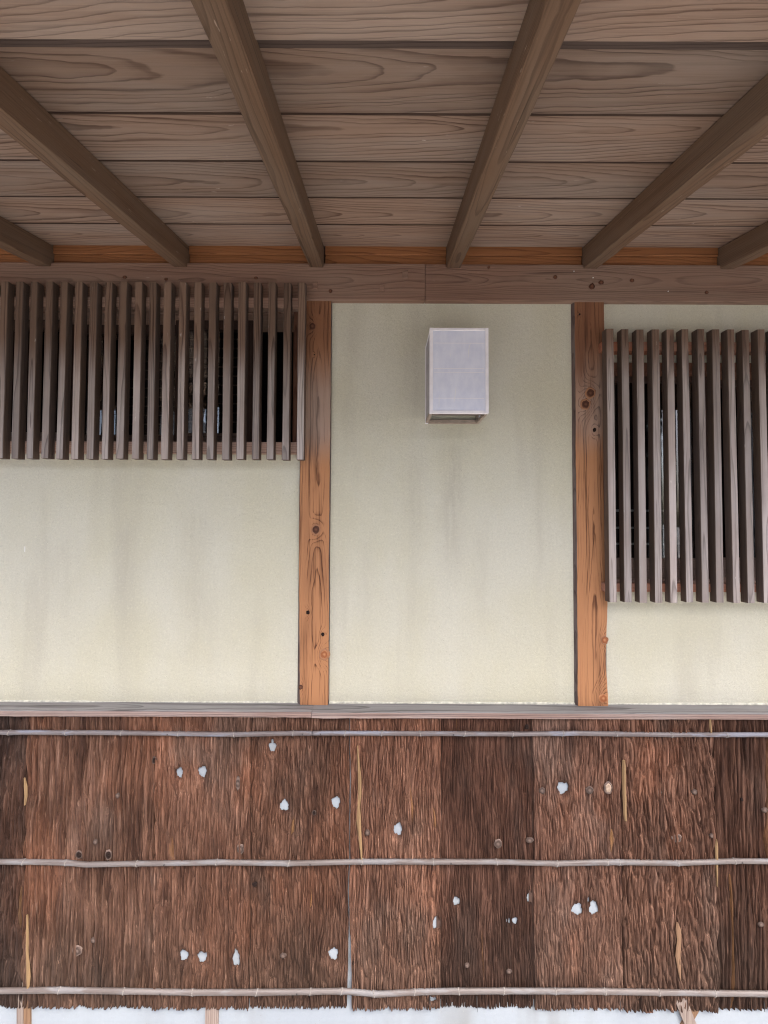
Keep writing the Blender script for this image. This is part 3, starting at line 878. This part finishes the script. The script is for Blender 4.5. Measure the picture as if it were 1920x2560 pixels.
# depth rails
for (a, b) in ((lx0, lx0 + fw), (lx1 - fw, lx1)):
    lb('side_rail', a + 0.0005, b - 0.0005, -LD + 0.012, -0.014, lz0, lz0 + 0.010, 'lantern_inner')
    lb('side_rail', a + 0.0005, b - 0.0005, -LD + 0.012, -0.014, lz1 - 0.010, lz1, 'lantern_frame')
# papers
pf = lb('paper_panel', lx0 + fw - 0.002, lx1 - fw + 0.002, -LD + 0.0022, -LD + 0.0032, lz0 + 0.006, lz1 - 0.006, 'paper', 0)
lb('paper_panel', lx0 + 0.0012, lx0 + 0.0022, -LD + 0.010, -0.012, lz0 + 0.008, lz1 - 0.008, 'paper_side_shade', 0)
lb('paper_panel', lx1 - 0.0022, lx1 - 0.0012, -LD + 0.010, -0.012, lz0 + 0.008, lz1 - 0.008, 'paper', 0)
lb('top_panel', lx0 + fw - 0.002, lx1 - fw + 0.002, -LD + 0.010, -0.012, lz1 - 0.006, lz1 - 0.003, 'lantern_frame', 0)
for py in (857, 921, 930, 995):
    z = P(1150, py, -LD)[1]
    lb('paper_seam', lx0 + fw + 0.004, lx1 - fw - 0.004, -LD + 0.0017, -LD + 0.0024, z - 0.0007, z + 0.0007, 'lantern_frame', 0)
# long fibres lying in the paper
def fibre(parent, pts, w, y, mat):
    V, Fc = [], []
    for i, (x, z) in enumerate(pts):
        ww = w * (0.5 if i in (0, len(pts) - 1) else 1)
        V += [(x - ww, y, z), (x + ww, y, z), (x + ww, y + 0.0006, z), (x - ww, y + 0.0006, z)]
    for i in range(len(pts) - 1):
        for k in range(4):
            Fc.append((i * 4 + k, (i + 1) * 4 + k, (i + 1) * 4 + (k + 1) % 4, i * 4 + (k + 1) % 4))
    pl = parent.location
    V = [(v[0] - pl.x, v[1] - pl.y, v[2] - pl.z) for v in V]
    return link('paper_fibre', pyd(V, Fc), mat, parent)
for pts in ([(1178, 857), (1174, 864), (1172, 875), (1172, 893)], [(1098, 986), (1098, 1000), (1097.5, 1018)], [(1140.5, 968), (1138.5, 981), (1137, 995), (1135, 1006)], [(1125.5, 883), (1126, 891)]):
    fibre(lan, [P(a, b, -LD) for a, b in pts], 0.0006, -LD + 0.0016, M['white_speck'])

# ================================================================ BARK
BY = -0.034                                   # mean bark surface
BACK_Y = -0.0305                               # white plaster behind it
fnd = empty('base_wall', (0, 0, 0))
tag(fnd, 'white plastered base wall showing below and through the bark panels', 'wall')
zt = z_sill_bot + 0.004
box('plaster_face', XL, XR, BACK_Y, WT, -0.02, zt, M['base_plaster'], fnd)

def vnoise(x, y, seed):
    """smooth value noise on arrays"""
    xi = np.floor(x).astype(np.int64); yi = np.floor(y).astype(np.int64)
    fx = x - xi; fy = y - yi
    fx = fx * fx * (3 - 2 * fx); fy = fy * fy * (3 - 2 * fy)
    def h(a, b): return hash2(a, b, seed)
    return ((h(xi, yi) * (1 - fx) + h(xi + 1, yi) * fx) * (1 - fy) + (h(xi, yi + 1) * (1 - fx) + h(xi + 1, yi + 1) * fx) * fy)

def hash2(a, b, s):
    v = (a * 374761393 + b * 668265263 + s * 1442695041) & 0xFFFFFFFF
    v = ((v ^ (v >> 13)) * 1274126177) & 0xFFFFFFFF
    v = (v ^ (v >> 16)) & 0xFFFFFFFF
    v = (v * 2246822519) & 0xFFFFFFFF
    return ((v ^ (v >> 15)) & 0xFFFFFF) / float(0xFFFFFF)

def voronoi(u, v, seed):
    """two nearest jittered cells: F1, F2, id of the nearest"""
    ui = np.floor(u).astype(np.int64); vi = np.floor(v).astype(np.int64)
    f1 = np.full(u.shape, 9.0); f2 = np.full(u.shape, 9.0)
    ia = np.zeros(u.shape, np.int64); ib = np.zeros(u.shape, np.int64)
    for di in (-1, 0, 1):
        for dj in (-1, 0, 1):
            a = ui + di; b = vi + dj
            cx = a + hash2(a, b, seed); cy = b + hash2(a, b, seed + 11)
            d = np.sqrt((u - cx) ** 2 + (v - cy) ** 2)
            near = d < f1
            f2 = np.where(near, f1, np.minimum(f2, d))
            ia = np.where(near, a, ia); ib = np.where(near, b, ib)
            f1 = np.where(near, d, f1)
    return f1, f2, ia, ib

ZB = P(960, 2508, BY)[1]
PXM = 1.226 / 960                            # metres for one photo pixel on the bark

HOLES = [(449, 1931, 7, 11), (506, 1929, 9, 11.5), (681, 1867, 8, 10), (681, 1855, 2.5, 7), (710.6, 2014, 9.5, 11.5), (839.7, 2006, 9, 12.5), (995, 2073, 9, 13), (1407, 1969.5, 12, 12.5),
         (460, 2388, 9, 11.5), (505.5, 2392, 10, 11.5), (590.5, 2396, 7.5, 17), (833.6, 2385, 10, 12.5), (1141, 2253, 7.5, 9), (1325, 2243, 6.5, 12), (1091.7, 2308, 9, 12.5), (1287, 2302, 6, 7),
         (1273, 2303, 1.8, 5.5), (1267, 2303, 1.6, 3.5), (1443, 2273, 11.5, 12.5), (1484, 2270, 9.5, 14.5), (1471, 2250, 2.2, 6), (1081.5, 2497, 7.5, 6)]
HW = [(P(px, py, BY)[0], P(px, py, BY)[1], rx * PXM * 1.12, rz * PXM * 1.12) for (px, py, rx, rz) in HOLES]

def bark_panel(label, pxa, pxb, tint, y_off, sx, sz, lean, relief, seed, gap=None, strand=0.5):
    xa, xb = P(pxa, 2150, BY)[0] + 0.0017, P(pxb, 2150, BY)[0] - 0.0017
    dx, dz = 0.0010, 0.0042
    nx = int((xb - xa) / dx); z_top = z_sill_bot + 0.002
    nz = int((z_top - ZB + 0.02) / dz)
    X, Z = np.meshgrid(np.linspace(xa, xb, nx + 1), np.linspace(ZB - 0.016, z_top, nz + 1))
    # the seams are not ruled lines
    wob_l = (vnoise(Z[:, :1] * 9, Z[:, :1] * 0 + 3, int(pxa)) - 0.5) * 0.005
    wob_r = (vnoise(Z[:, :1] * 9, Z[:, :1] * 0 + 3, int(pxb)) - 0.5) * 0.005
    f = (X - xa) / (xb - xa)
    X = X + wob_l * (1 - f) ** 6 + wob_r * f ** 6
    if gap is not None:
        side, amount, ztop = gap
        open_ = np.clip((ztop - Z) / (ztop - ZB), 0, 1) ** 0.45
        X = X + (-amount * open_ * f ** 14 if side == 'R' else amount * open_ * (1 - f) ** 14)
    # grain flows round the knots and holes
    U = X.copy()
    for (hx, hz, rx, rz) in HW:
        d2 = ((X - hx) / (rx * 2.4)) ** 2 + ((Z - hz) / (rz * 3.6)) ** 2
        U = U - (X - hx) * 0.55 * np.exp(-d2)
    warp = (vnoise(X * 28, Z * 7, seed + 5) - 0.5) * 0.013 + (vnoise(X * 90, Z * 22, seed + 6) - 0.5) * 0.0045
    lz = (vnoise(X * 6, Z * 3, seed + 9) - 0.5) * 2
    u = (U + warp + lean * (Z - 0.6) * (0.4 + lz)) / sx
    v = Z / sz + vnoise(X * 130, Z * 5, seed + 2) * 0.7
    f1, f2, ia, ib = voronoi(u, v, seed)
    cell = hash2(ia, ib, seed + 21); cell2 = hash2(ia, ib, seed + 22)
    e = np.clip((f2 - f1 - 0.03) / 0.36, 0, 1)
    ridge = e ** 0.7
    u2 = (U + warp * 1.3) / (sx * 2.6)
    g1, g2, ja, jb = voronoi(u2, Z / (sz * 2.6), seed + 40)
    e2 = np.clip((g2 - g1) / 0.26, 0, 1)
    plate = hash2(ja, jb, seed + 41)
    h = relief * (ridge * (1.5 + 0.6 * cell) + 0.7 * e2 + 0.25 * plate * e2)
    tilt = (v - np.floor(v)) - 0.5
    h = h + relief * 0.35 * tilt * (cell2 - 0.3)
    h = h + 0.0030 * (vnoise(X * 9, Z * 3.5, seed + 7) - 0.5) + relief * 0.35 * (vnoise(X * 420, Z * 60, seed + 8) - 0.5)
    h = np.minimum(h, 0.0125 + 0.1 * (h - 0.0125))
    Y = np.minimum(BY + y_off - h, BACK_Y - 0.0022)
    # ragged lower edge
    rag = vnoise(X[:1] * 26, X[:1] * 0, seed + 3) * 0.005 + vnoise(X[:1] * 300, X[:1] * 0, seed + 4) * 0.003
    low = np.clip(1 - (Z - (ZB - 0.016)) / 0.045, 0, 1)
    Z = Z + rag * low
    Y = Y + np.clip(low, 0, 1) * 0.003
    inside = np.zeros(X.shape, bool)
    for (hx, hz, rx, rz) in HW:
        th = np.arctan2((Z - hz) / rz, (X - hx) / rx)
        wv = 1 + 0.10 * np.sin(3 * th + hx * 90) + 0.07 * np.sin(5 * th + hz * 70) + 0.06 * np.sin(9 * th + hx * 200)
        q = np.sqrt(((X - hx) / rx) ** 2 + ((Z - hz) / rz) ** 2) / wv
        ins = q < 1
        inside |= ins
        k = np.where(ins, 1 / np.maximum(q, 0.15), 1.0)
        wq = np.clip((q - 1.0) / 1.1, 0, 1) ** 0.8
        Y = np.where(~ins, Y * wq + (BACK_Y - 0.0040) * (1 - wq), Y)
        X = hx + (X - hx) * k; Z = hz + (Z - hz) * k
        Y = np.where(ins, BACK_Y - 0.0015, Y)
    quad_in = inside[:-1, :-1] & inside[1:, :-1] & inside[:-1, 1:] & inside[1:, 1:]
    idx = np.arange((nx + 1) * (nz + 1)).reshape(nz + 1, nx + 1)
    Q = np.stack([idx[:-1, :-1], idx[:-1, 1:], idx[1:, 1:], idx[1:, :-1]], -1)[~quad_in]
    cx = (xa + xb) / 2
    base = Vector((cx, BY, ZB))
    co = np.stack([X - cx, Y - BY, Z - ZB], -1).reshape(-1, 3)
    # skirts back to the wall along both seams and the foot
    ring = list(idx[:, 0][::-1]) + list(idx[0, 1:]) + list(idx[1:, -1])
    rc = co[ring].copy(); rc[:, 1] = BACK_Y + 0.001 - BY
    nb = len(co)
    co = np.concatenate([co, rc])
    sk = [(ring[i], ring[i + 1], nb + i + 1, nb + i) for i in range(len(ring) - 1)]
    faces = np.concatenate([Q, np.array([(a, d, c, b) for (a, b, c, d) in sk])])
    me = bpy.data.meshes.new('bark')
    me.vertices.add(len(co)); me.vertices.foreach_set('co', co.astype(np.float32).ravel())
    nf = len(faces)
    me.loops.add(nf * 4); me.loops.foreach_set('vertex_index', faces.astype(np.int32).ravel())
    me.polygons.add(nf)
    me.polygons.foreach_set('loop_start', (np.arange(nf) * 4).astype(np.int32))
    me.polygons.foreach_set('loop_total', np.full(nf, 4, np.int32))
    me.update(calc_edges=True)
    r = np.clip(0.38 + 0.20 * (cell - 0.5) + 0.08 * (plate - 0.5) + 0.26 * (vnoise(X * 150, Z * 8, seed + 12) - 0.5), 0, 1)
    c1, c2, ka, kb = voronoi((U + warp * 0.8) / (sx * 0.50), Z / min(0.10, sz * 0.45) + vnoise(X * 200, Z * 4, seed + 31) * 2.0, seed + 60)
    fine = hash2(ka, kb, seed + 61)
    fe = np.clip((c2 - c1) / 0.3, 0, 1)
    r = r + (0.40 * (fine - 0.5)) * (0.5 + 0.9 * vnoise(X * 14, Z * 6, seed + 33))
    r = r + 0.18 * (vnoise(X * 11, Z * 6, seed + 34) - 0.5) + 0.22 * (vnoise(X * 34, Z * 13, seed + 35) - 0.5)
    for (hx, hz, rx, rz) in HW:               # torn dark rims of the holes
        q = np.sqrt(((X - hx) / (rx * 1.0)) ** 2 + ((Z - hz) / (rz * 1.0)) ** 2)
        r = r - 0.30 * np.exp(-((q - 1.0) / 0.42) ** 2)
    r = np.clip(r, 0, 1)
    gch = cell2
    col = np.ones((len(co), 4), np.float32)
    col[:nb, 0] = r.ravel(); col[:nb, 1] = gch.ravel(); col[:nb, 2] = plate.ravel()
    col[nb:, :3] = 0.2
    ca_ = me.color_attributes.new('tint', 'FLOAT_COLOR', 'POINT')
    ca_.data.foreach_set('color', col.ravel())
    o = link('bark_panel', me, M['bark'], CLAD, base)
    o.color = (*tint, 1)
    tag(o, label)
    return o

CLAD = empty('bark_cladding', (0, 0, 0))
tag(CLAD, 'brown tree bark panels cladding the foot of the wall below the sill', 'cladding')
PANELS = []
PX = [-190, 66, 388, 628, 873, 1101, 1332, 1552, 1786, 2030]
spec = [
    ('dark greyish bark panel at the left edge left of the tan sliver', (0.42, 0.41, 0.43), 0.002, 0.0100, 0.120, 0.00, 0.0042, None),
    ('wide reddish bark panel with two ringed dark knot holes above middle bamboo', (0.80, 0.73, 0.70), 0.0, 0.0112, 0.230, 0.00, 0.0046, None),
    ('reddish brown bark panel with two white holes side by side both high and low', (0.94, 0.83, 0.78), -0.002, 0.0092, 0.110, 0.02, 0.0040, None),
    ('brown bark panel left of the open slit with white holes', (0.76, 0.68, 0.64), 0.0015, 0.0078, 0.075, 0.00, 0.0038, ('R', 0.0022, P(873, 2325, BY)[1])),
    ('pale brown bark panel between the open slit and the smooth dark panel', (1.12, 1.0, 0.94), -0.002, 0.0082, 0.085, -0.02, 0.0040, ('L', 0.0095, P(873, 2325, BY)[1])),
    ('smooth dark brown bark panel right of centre', (0.50, 0.42, 0.40), 0.0035, 0.0074, 0.110, 0.00, 0.0030, None),
    ('pale pinkish bark panel with the large round white hole', (1.05, 0.96, 0.93), -0.001, 0.0082, 0.075, 0.02, 0.0032, None),
    ('coarse flaky bark panel right of the straight tan sliver', (0.92, 0.82, 0.77), -0.002, 0.0098, 0.080, 0.06, 0.0044, None),
    ('dark long-ridged bark panel at the right edge', (0.50, 0.42, 0.385), 0.003, 0.0120, 0.300, 0.00, 0.0040, None)]
for i, (lab, tint, yo, sx, sz, lean, rel, gap) in enumerate(spec):
    PANELS.append(bark_panel(lab, PX[i], PX[i + 1], tint, yo, sx, sz, lean, rel, 100 + i * 57, gap))

for q in PX[1:-1]:                            # dark laths the panel edges are nailed to
    if q == 873: continue
    x = P(q, 2150, BY)[0]
    box('lath', x - 0.012, x + 0.012, BACK_Y - 0.002, BACK_Y + 0.006, ZB + 0.012, z_sill_bot, M['sash'], CLAD)
def panel_at(px):
    for i in range(len(PX) - 1):
        if PX[i] <= px < PX[i + 1]: return PANELS[i]
    return PANELS[0]
KN = [(204, 2130, 7, 8, 'knot_black', 'bark_knot'), (277, 2131, 7, 10, 'knot_black', 'bark_knot'), (391, 1896, 5, 7, 'knot_black', 'bark_knot'), (300, 1983, 6, 8, 'bark_knot', None),
      (598, 1953, 7, 20, 'bark_knot', None), (604, 2116, 8, 10, 'bark_knot', 'bark_knot'), (200, 2368, 10, 11, 'bark_knot', 'bark_knot'), (240, 2342, 7, 8, 'bark_knot', None), (245, 2098, 6, 7, 'bark_knot', None),
      (1352, 1971, 9, 9, 'bark_knot', None), (1470, 1970, 11, 10, 'bark_knot', None), (1516, 1964, 8, 13, 'cream', 'bark_knot'), (1641, 1974, 9, 10, 'bark_knot', None), (1730, 1974, 8, 8, 'bark_knot', None),
      (1686, 2089, 14, 11, 'bark_knot', None), (1321, 2094, 11, 8, 'bark_knot', None), (1243, 2103, 11, 12, 'bark_knot', None), (1314, 1813, 6, 7, 'knot_black', None), (1904, 2019, 9, 7, 'bark_knot', None),
      (1847, 1993, 4, 5, 'knot_black', None), (1166, 2404, 7, 7, 'bark_knot', None), (1270, 2419, 8, 6, 'bark_knot', None), (1895, 2303, 9, 6, 'bark_knot', None), (787, 2026, 4, 5, 'knot_black', 'bark_knot'),
      (919, 2075, 7, 9, 'bark_knot', None), (640, 2203, 7, 6, 'knot_black', None), (710, 2380, 9, 7, 'bark_knot', None), (1773, 2083, 7, 7, 'bark_knot', None), (885, 2398, 4, 5, 'knot_black', None)]
for (px, py, rx, rz, mt, colr) in KN:
    x, z = P(px, py, BY)
    knot(panel_at(px), x, z, BY - 0.0098, rx * PXM * 0.85, rz * PXM * 0.85, M[mt], 0.0022, M[colr] if colr else None, flat=True)

# ---------------------------------------------------------------- split bamboo battens
def interp(pts, x):
    for (a, b), (c, d) in zip(pts, pts[1:]):
        if a <= x <= c:
            t = (x - a) / (c - a)
            return b + (d - b) * t
    return pts[0][1] if x < pts[0][0] else pts[-1][1]

def batten(label, pts, nodes, hgt, mat, y_front, joint=None, nails=()):
    pts = [(-330, pts[0][1])] + pts + [(2250, pts[-1][1])]
    xm, zm = P(960, interp(pts, 960), y_front)
    th = empty('bamboo_batten', (xm, BY, zm))
    tag(th, label, 'bamboo strip', 'split bamboo strips nailed across the bark')
    spans = [(-330, 2250)] if joint is None else [(-330, joint - 0.4), (joint + 0.4, 2250)]
    K = 9
    for si, (a, b) in enumerate(spans):
        n = int((b - a) / 7)
        V, Fc = [], []
        for i in range(n + 1):
            px = a + (b - a) * i / n
            x, z = P(px, interp(pts, px), y_front)
            sw = 0.0
            for q in nodes:
                sw = max(sw, math.exp(-((px - q) / 7.0) ** 2))
            hh = hgt / 2 * (1 + 0.09 * sw + 0.03 * math.sin(px * 0.013 + si))
            bul = 0.0085 * (1 + 0.16 * sw)
            for k in range(K):
                t = -math.pi / 2 + math.pi * k / (K - 1)
                V.append((x - th.location.x, y_front + 0.0085 - bul * math.cos(t) ** 0.8 - th.location.y + si * 0.0006 if abs(t) < 1.56 else y_front + 0.0085 - th.location.y + si * 0.0006, z + hh * math.sin(t) - th.location.z))
        for i in range(n):
            for k in range(K - 1):
                Fc.append((i * K + k, (i + 1) * K + k, (i + 1) * K + k + 1, i * K + k + 1))
            Fc.append((i * K + K - 1, (i + 1) * K + K - 1, (i + 1) * K, i * K))
        Fc.append(tuple(range(K))); Fc.append(tuple(n * K + k for k in reversed(range(K))))
        link('culm', pyd(V, Fc), mat, th, smooth=True)
    for q in nodes:                               # raised ring at each joint of the cane
        x, z = P(q, interp(pts, q), y_front)
        V, Fc = [], []
        sl_ = random.uniform(-0.0015, 0.003)
        for j, (ox, rr) in enumerate(((-0.0014, 0.0), (-0.0006, 0.0009), (0.0006, 0.0009), (0.0014, 0.0))):
            for k in range(K):
                t = -math.pi / 2 + math.pi * k / (K - 1)
                hh = hgt / 2 * 1.09 + rr; bul = 0.0085 * 1.16 + rr
                V.append((ox + sl_ * math.sin(t), 0.0085 - bul * max(0.0, math.cos(t)) ** 0.8, hh * math.sin(t)))
        for j in range(3):
            for k in range(K - 1):
                Fc.append((j * K + k, (j + 1) * K + k, (j + 1) * K + k + 1, j * K + k + 1))
        link('node', pyd(V, Fc), M['bamboo_node'], th, (x - th.location.x, y_front - th.location.y, z - th.location.z), smooth=True)
    for q in nails:
        x, z = P(q, interp(pts, q), y_front)
        me = bpy.data.meshes.new('nail'); bm = bmesh.new()
        bmesh.ops.create_cone(bm, cap_ends=True, segments=10, radius1=0.0026, radius2=0.0018, depth=0.003)
        bm.to_mesh(me); bm.free()
        link('nail', me, M['nail'], th, (x - th.location.x, y_front - th.location.y, z - th.location.z), (R(90), 0, 0))
    return th

YF = -0.0535
batten('thin split bamboo strip just below the sill', [(0, 1834), (60, 1834), (301, 1835), (480, 1837.5), (584, 1839), (730, 1836), (960, 1836.5), (1162, 1837.5), (1285, 1838.5), (1440, 1836.5), (1545, 1838), (1680, 1840), (1920, 1840)],
       [19, 162, 301, 444, 584, 732, 862, 954.5, 1051, 1162, 1282.6, 1408.5, 1542.7, 1681.6, 1819], 0.0142, M['bamboo_blue'], YF, 779.5, (756, 801, 418, 1134))
batten('split bamboo strip across the middle of the bark panels', [(0, 2159), (55, 2159), (160, 2161), (212, 2166), (340, 2163.5), (480, 2162), (540, 2160), (720, 2163), (905, 2158.5), (1084, 2159), (1243, 2159), (1394, 2163.5), (1520, 2160), (1550, 2160), (1697, 2162), (1840, 2157), (1920, 2158)],
       [55, 162, 340, 540, 720, 905, 1084, 1243, 1394, 1520, 1550, 1697, 1840], 0.0152, M['bamboo'], YF, None, (410, 775, 1128, 343, 1856))
batten('split bamboo strip along the ragged lower edge of the bark', [(0, 2483), (145, 2481.5), (307, 2484), (480, 2487), (640, 2487), (780, 2485), (860, 2484), (950, 2491.5), (1036, 2486), (1140, 2484), (1260, 2483.5), (1390, 2484), (1515, 2484.5), (1650, 2487), (1790, 2489), (1920, 2491)],
       [145, 307, 480, 640, 775, 853, 935, 1036, 1148, 1260, 1390, 1515, 1650, 1790], 0.0160, M['bamboo'], YF, None, (742, 400))

# ---------------------------------------------------------------- tan slivers wedged in the seams
def strip(name, pts, y, thick, mat, label, cat, group=None):
    """a bent flat strip given by photo points (px, py, width in px)"""
    W3 = [(P(a, b, y), w * PXM) for (a, b, w) in pts]
    x0, z0 = W3[-1][0]
    V, Fc = [], []
    for (x, z), w in W3:
        V += [(x - w / 2 - x0, 0, z - z0), (x - w * 0.2 - x0, -thick, z - z0), (x + w * 0.2 - x0, -thick, z - z0), (x + w / 2 - x0, 0, z - z0)]
    for i in range(len(W3) - 1):
        for k in range(3):
            Fc.append((i * 4 + k, i * 4 + k + 1, (i + 1) * 4 + k + 1, (i + 1) * 4 + k))
        Fc.append((i * 4 + 3, i * 4, (i + 1) * 4, (i + 1) * 4 + 3))
    Fc.append((3, 2, 1, 0)); e = (len(W3) - 1) * 4; Fc.append((e, e + 1, e + 2, e + 3))
    return tag(link(name, pyd(V, Fc), mat, None, (x0, y, z0)), label, cat, group)
G = 'tan slivers wedged between the bark panels'
SY = -0.0462
strip('wood_sliver', [(894, 1864, 3), (897, 1915, 6), (899, 1945, 9), (899.5, 1985, 8), (895.5, 2018, 9), (896, 2040, 12), (897, 2060, 11), (900, 2095, 8), (904, 2147, 4)], SY, 0.003, M['sliver'], 'long wavy tan sliver on the bark above the middle bamboo, left of centre', 'sliver', G)
strip('wood_sliver', [(1559, 1900, 7), (1560, 1915, 9), (1561, 1980, 9.5), (1563, 2035, 9), (1564, 2051, 7)], SY, 0.0035, M['sliver'], 'straight tan sliver in the seam right of the cream knot', 'sliver', G)
strip('wood_sliver', [(69, 2286, 3), (68.5, 2330, 6), (68, 2380, 6), (70, 2410, 9), (71, 2440, 11), (70, 2472, 6)], SY, 0.003, M['sliver'], 'tan sliver low on the left above the bottom bamboo', 'sliver', G)
strip('wood_sliver', [(62, 1944, 3), (64, 1965, 9), (65, 1990, 8), (63, 2012, 3)], SY - 0.001, 0.003, M['sliver'], 'short tan sliver high on the left between the upper bamboos', 'sliver', G)
strip('wood_sliver', [(1790, 2098, 3), (1791, 2115, 8), (1792, 2150, 7), (1792, 2185, 5), (1792, 2215, 2)], SY, 0.003, M['sliver'], 'tan sliver crossing behind the middle bamboo near the right edge', 'sliver', G)
strip('wood_sliver', [(1775, 1797, 5), (1776, 1815, 6), (1778, 1836, 4)], SY, 0.003, M['sliver'], 'small tan sliver tucked under the sill near the right edge', 'sliver', G)
strip('wood_sliver', [(1693, 2306, 4), (1696, 2325, 13), (1698, 2350, 10), (1695, 2390, 13), (1699, 2425, 8), (1701, 2450, 3)], SY, 0.002, M['stud_tan'], 'reddish tan sliver in the coarse bark panel above the bottom bamboo', 'sliver', G)

# ---------------------------------------------------------------- timbers showing below the bark
def stud(label, px0, px1, mat, py0=2440, py1=2660, lean=0, name='wooden_stud', dy=0.0):
    y = BACK_Y - dy
    xa, zt_ = P(px0, py0, y); xb, _ = P(px1, py0, y)
    xc, zb_ = P(px0 + lean, py1, y); xd, _ = P(px1 + lean, py1, y)
    zb_ = max(zb_, 0.0)
    V = [(xa, y - 0.006, zt_), (xb, y - 0.006, zt_), (xd, y - 0.006, zb_), (xc, y - 0.006, zb_), (xa, y + 0.01, zt_), (xb, y + 0.01, zt_), (xd, y + 0.01, zb_), (xc, y + 0.01, zb_)]
    ox, oz = (xc + xd) / 2, zb_
    V = [(v[0] - ox, v[1] - y, v[2] - oz) for v in V]
    Fc = [(0, 3, 2, 1), (4, 5, 6, 7), (0, 1, 5, 4), (3, 7, 6, 2), (0, 4, 7, 3), (1, 2, 6, 5)]
    return tag(link(name, pyd(V, Fc), mat, None, (ox, y, oz)), label, 'stud', 'timbers showing below the bark')
stud('grey wooden stud below the bark at bottom left, beside a tan strip', 46, 63, M['stud'])
stud('tan wooden strip below the bark at bottom left', 63.5, 79, M['stud_tan'])
stud('grey brown wooden stud below the bark left of centre', 517, 549, M['stud'], lean=-4)
stud('tan prop leaning to the right below the bark at bottom right', 1738, 1762, M['stud_tan'], 2490, 2600, -62)
stud('greyish prop leaning to the left below the bark at bottom right', 1682, 1712, M['stud'], 2490, 2600, 44, dy=0.004)
stud('small red brown peg below the bark at bottom right', 1611, 1628, M['jamb'], 2495, 2526, 2)

# thin twigs hanging below the bark
for (px, lab) in ((1074.5, 'thin dark twig below the bark, leftmost of six at lower right'), (1192, 'second dark twig from the left below the bark at lower right'), (1432, 'third dark twig from the left below the bark at lower right'),
                  (1550, 'fourth dark twig from the left below the bark at lower right'), (1791, 'fifth dark twig from the left below the bark at lower right'), (1910, 'thin dark twig below the bark at the right edge')):
    strip('bark_twig', [(px, 2490, 2.6), (px + 0.6, 2512, 2.4), (px + 1.6, 2529, 0.8)], BACK_Y - 0.008, 0.0015, M['nail'], lab, 'twig', 'twigs hanging below the bark')

# ---------------------------------------------------------------- houses across the lane (seen only in the window glass)
M['house_wall'] = simple('grey_render', (0.30, 0.28, 0.26), 0.9, 0.1, 0.1, 3)
M['house_roof'] = simple('dark_roof_tiles', (0.06, 0.062, 0.068), 0.6, 0.3, 0.2, 8)
def house(x0, x1, y0, y1, h, rh, label, sl_=0.0, sr_=0.0):
    """a gabled house; the side walls may stand oblique to the lane"""
    hs = empty('house', ((x0 + x1) / 2, y1, 0))
    tag(hs, label, 'house', 'houses across the lane')
    pl = hs.location
    dl, dr = sl_ * (y1 - y0), sr_ * (y1 - y0)
    V = [(x0 + dl, y0, -0.05), (x1 + dr, y0, -0.05), (x1, y1, -0.05), (x0, y1, -0.05), (x0 + dl, y0, h), (x1 + dr, y0, h), (x1, y1, h), (x0, y1, h)]
    Fc = [(0, 3, 2, 1), (4, 5, 6, 7), (0, 1, 5, 4), (1, 2, 6, 5), (2, 3, 7, 6), (3, 0, 4, 7)]
    link('wall', pyd([(v[0] - pl.x, v[1] - pl.y, v[2] - pl.z) for v in V], Fc), M['house_wall'], hs)
    h += 0.004
    V = [(x0 + dl, y0 - .3, h), (x1 + dr, y0 - .3, h), (x1, y1 + .3, h), (x0, y1 + .3, h), (x0 + dl / 2, (y0 + y1) / 2, h + rh), (x1 + dr / 2, (y0 + y1) / 2, h + rh)]
    Fc = [(0, 3, 2, 1), (0, 1, 5, 4), (2, 3, 4, 5), (0, 4, 3), (1, 2, 5)]
    link('roof', pyd([(v[0] - pl.x, v[1] - pl.y, v[2] - pl.z) for v in V], Fc), M['house_roof'], hs)
house(-18, -8.1, -15, -9.0, 4.6, 1.6, 'grey house across the lane reflected at the left end of the left window', -0.5, -0.75)
house(-6.8, -4.85, -14, -9.0, 4.9, 1.0, 'narrow grey house across the lane reflected between two bright gaps', -0.7, -0.48)
house(-3.4, 7.2, -15, -9.0, 4.7, 1.6, 'wide grey house across the lane reflected in the window glass', -0.34, 0.70)
house(8.2, 20, -15, -9.0, 4.6, 1.6, 'grey house across the lane reflected at the right end of the right window', 0.80, 0.5)
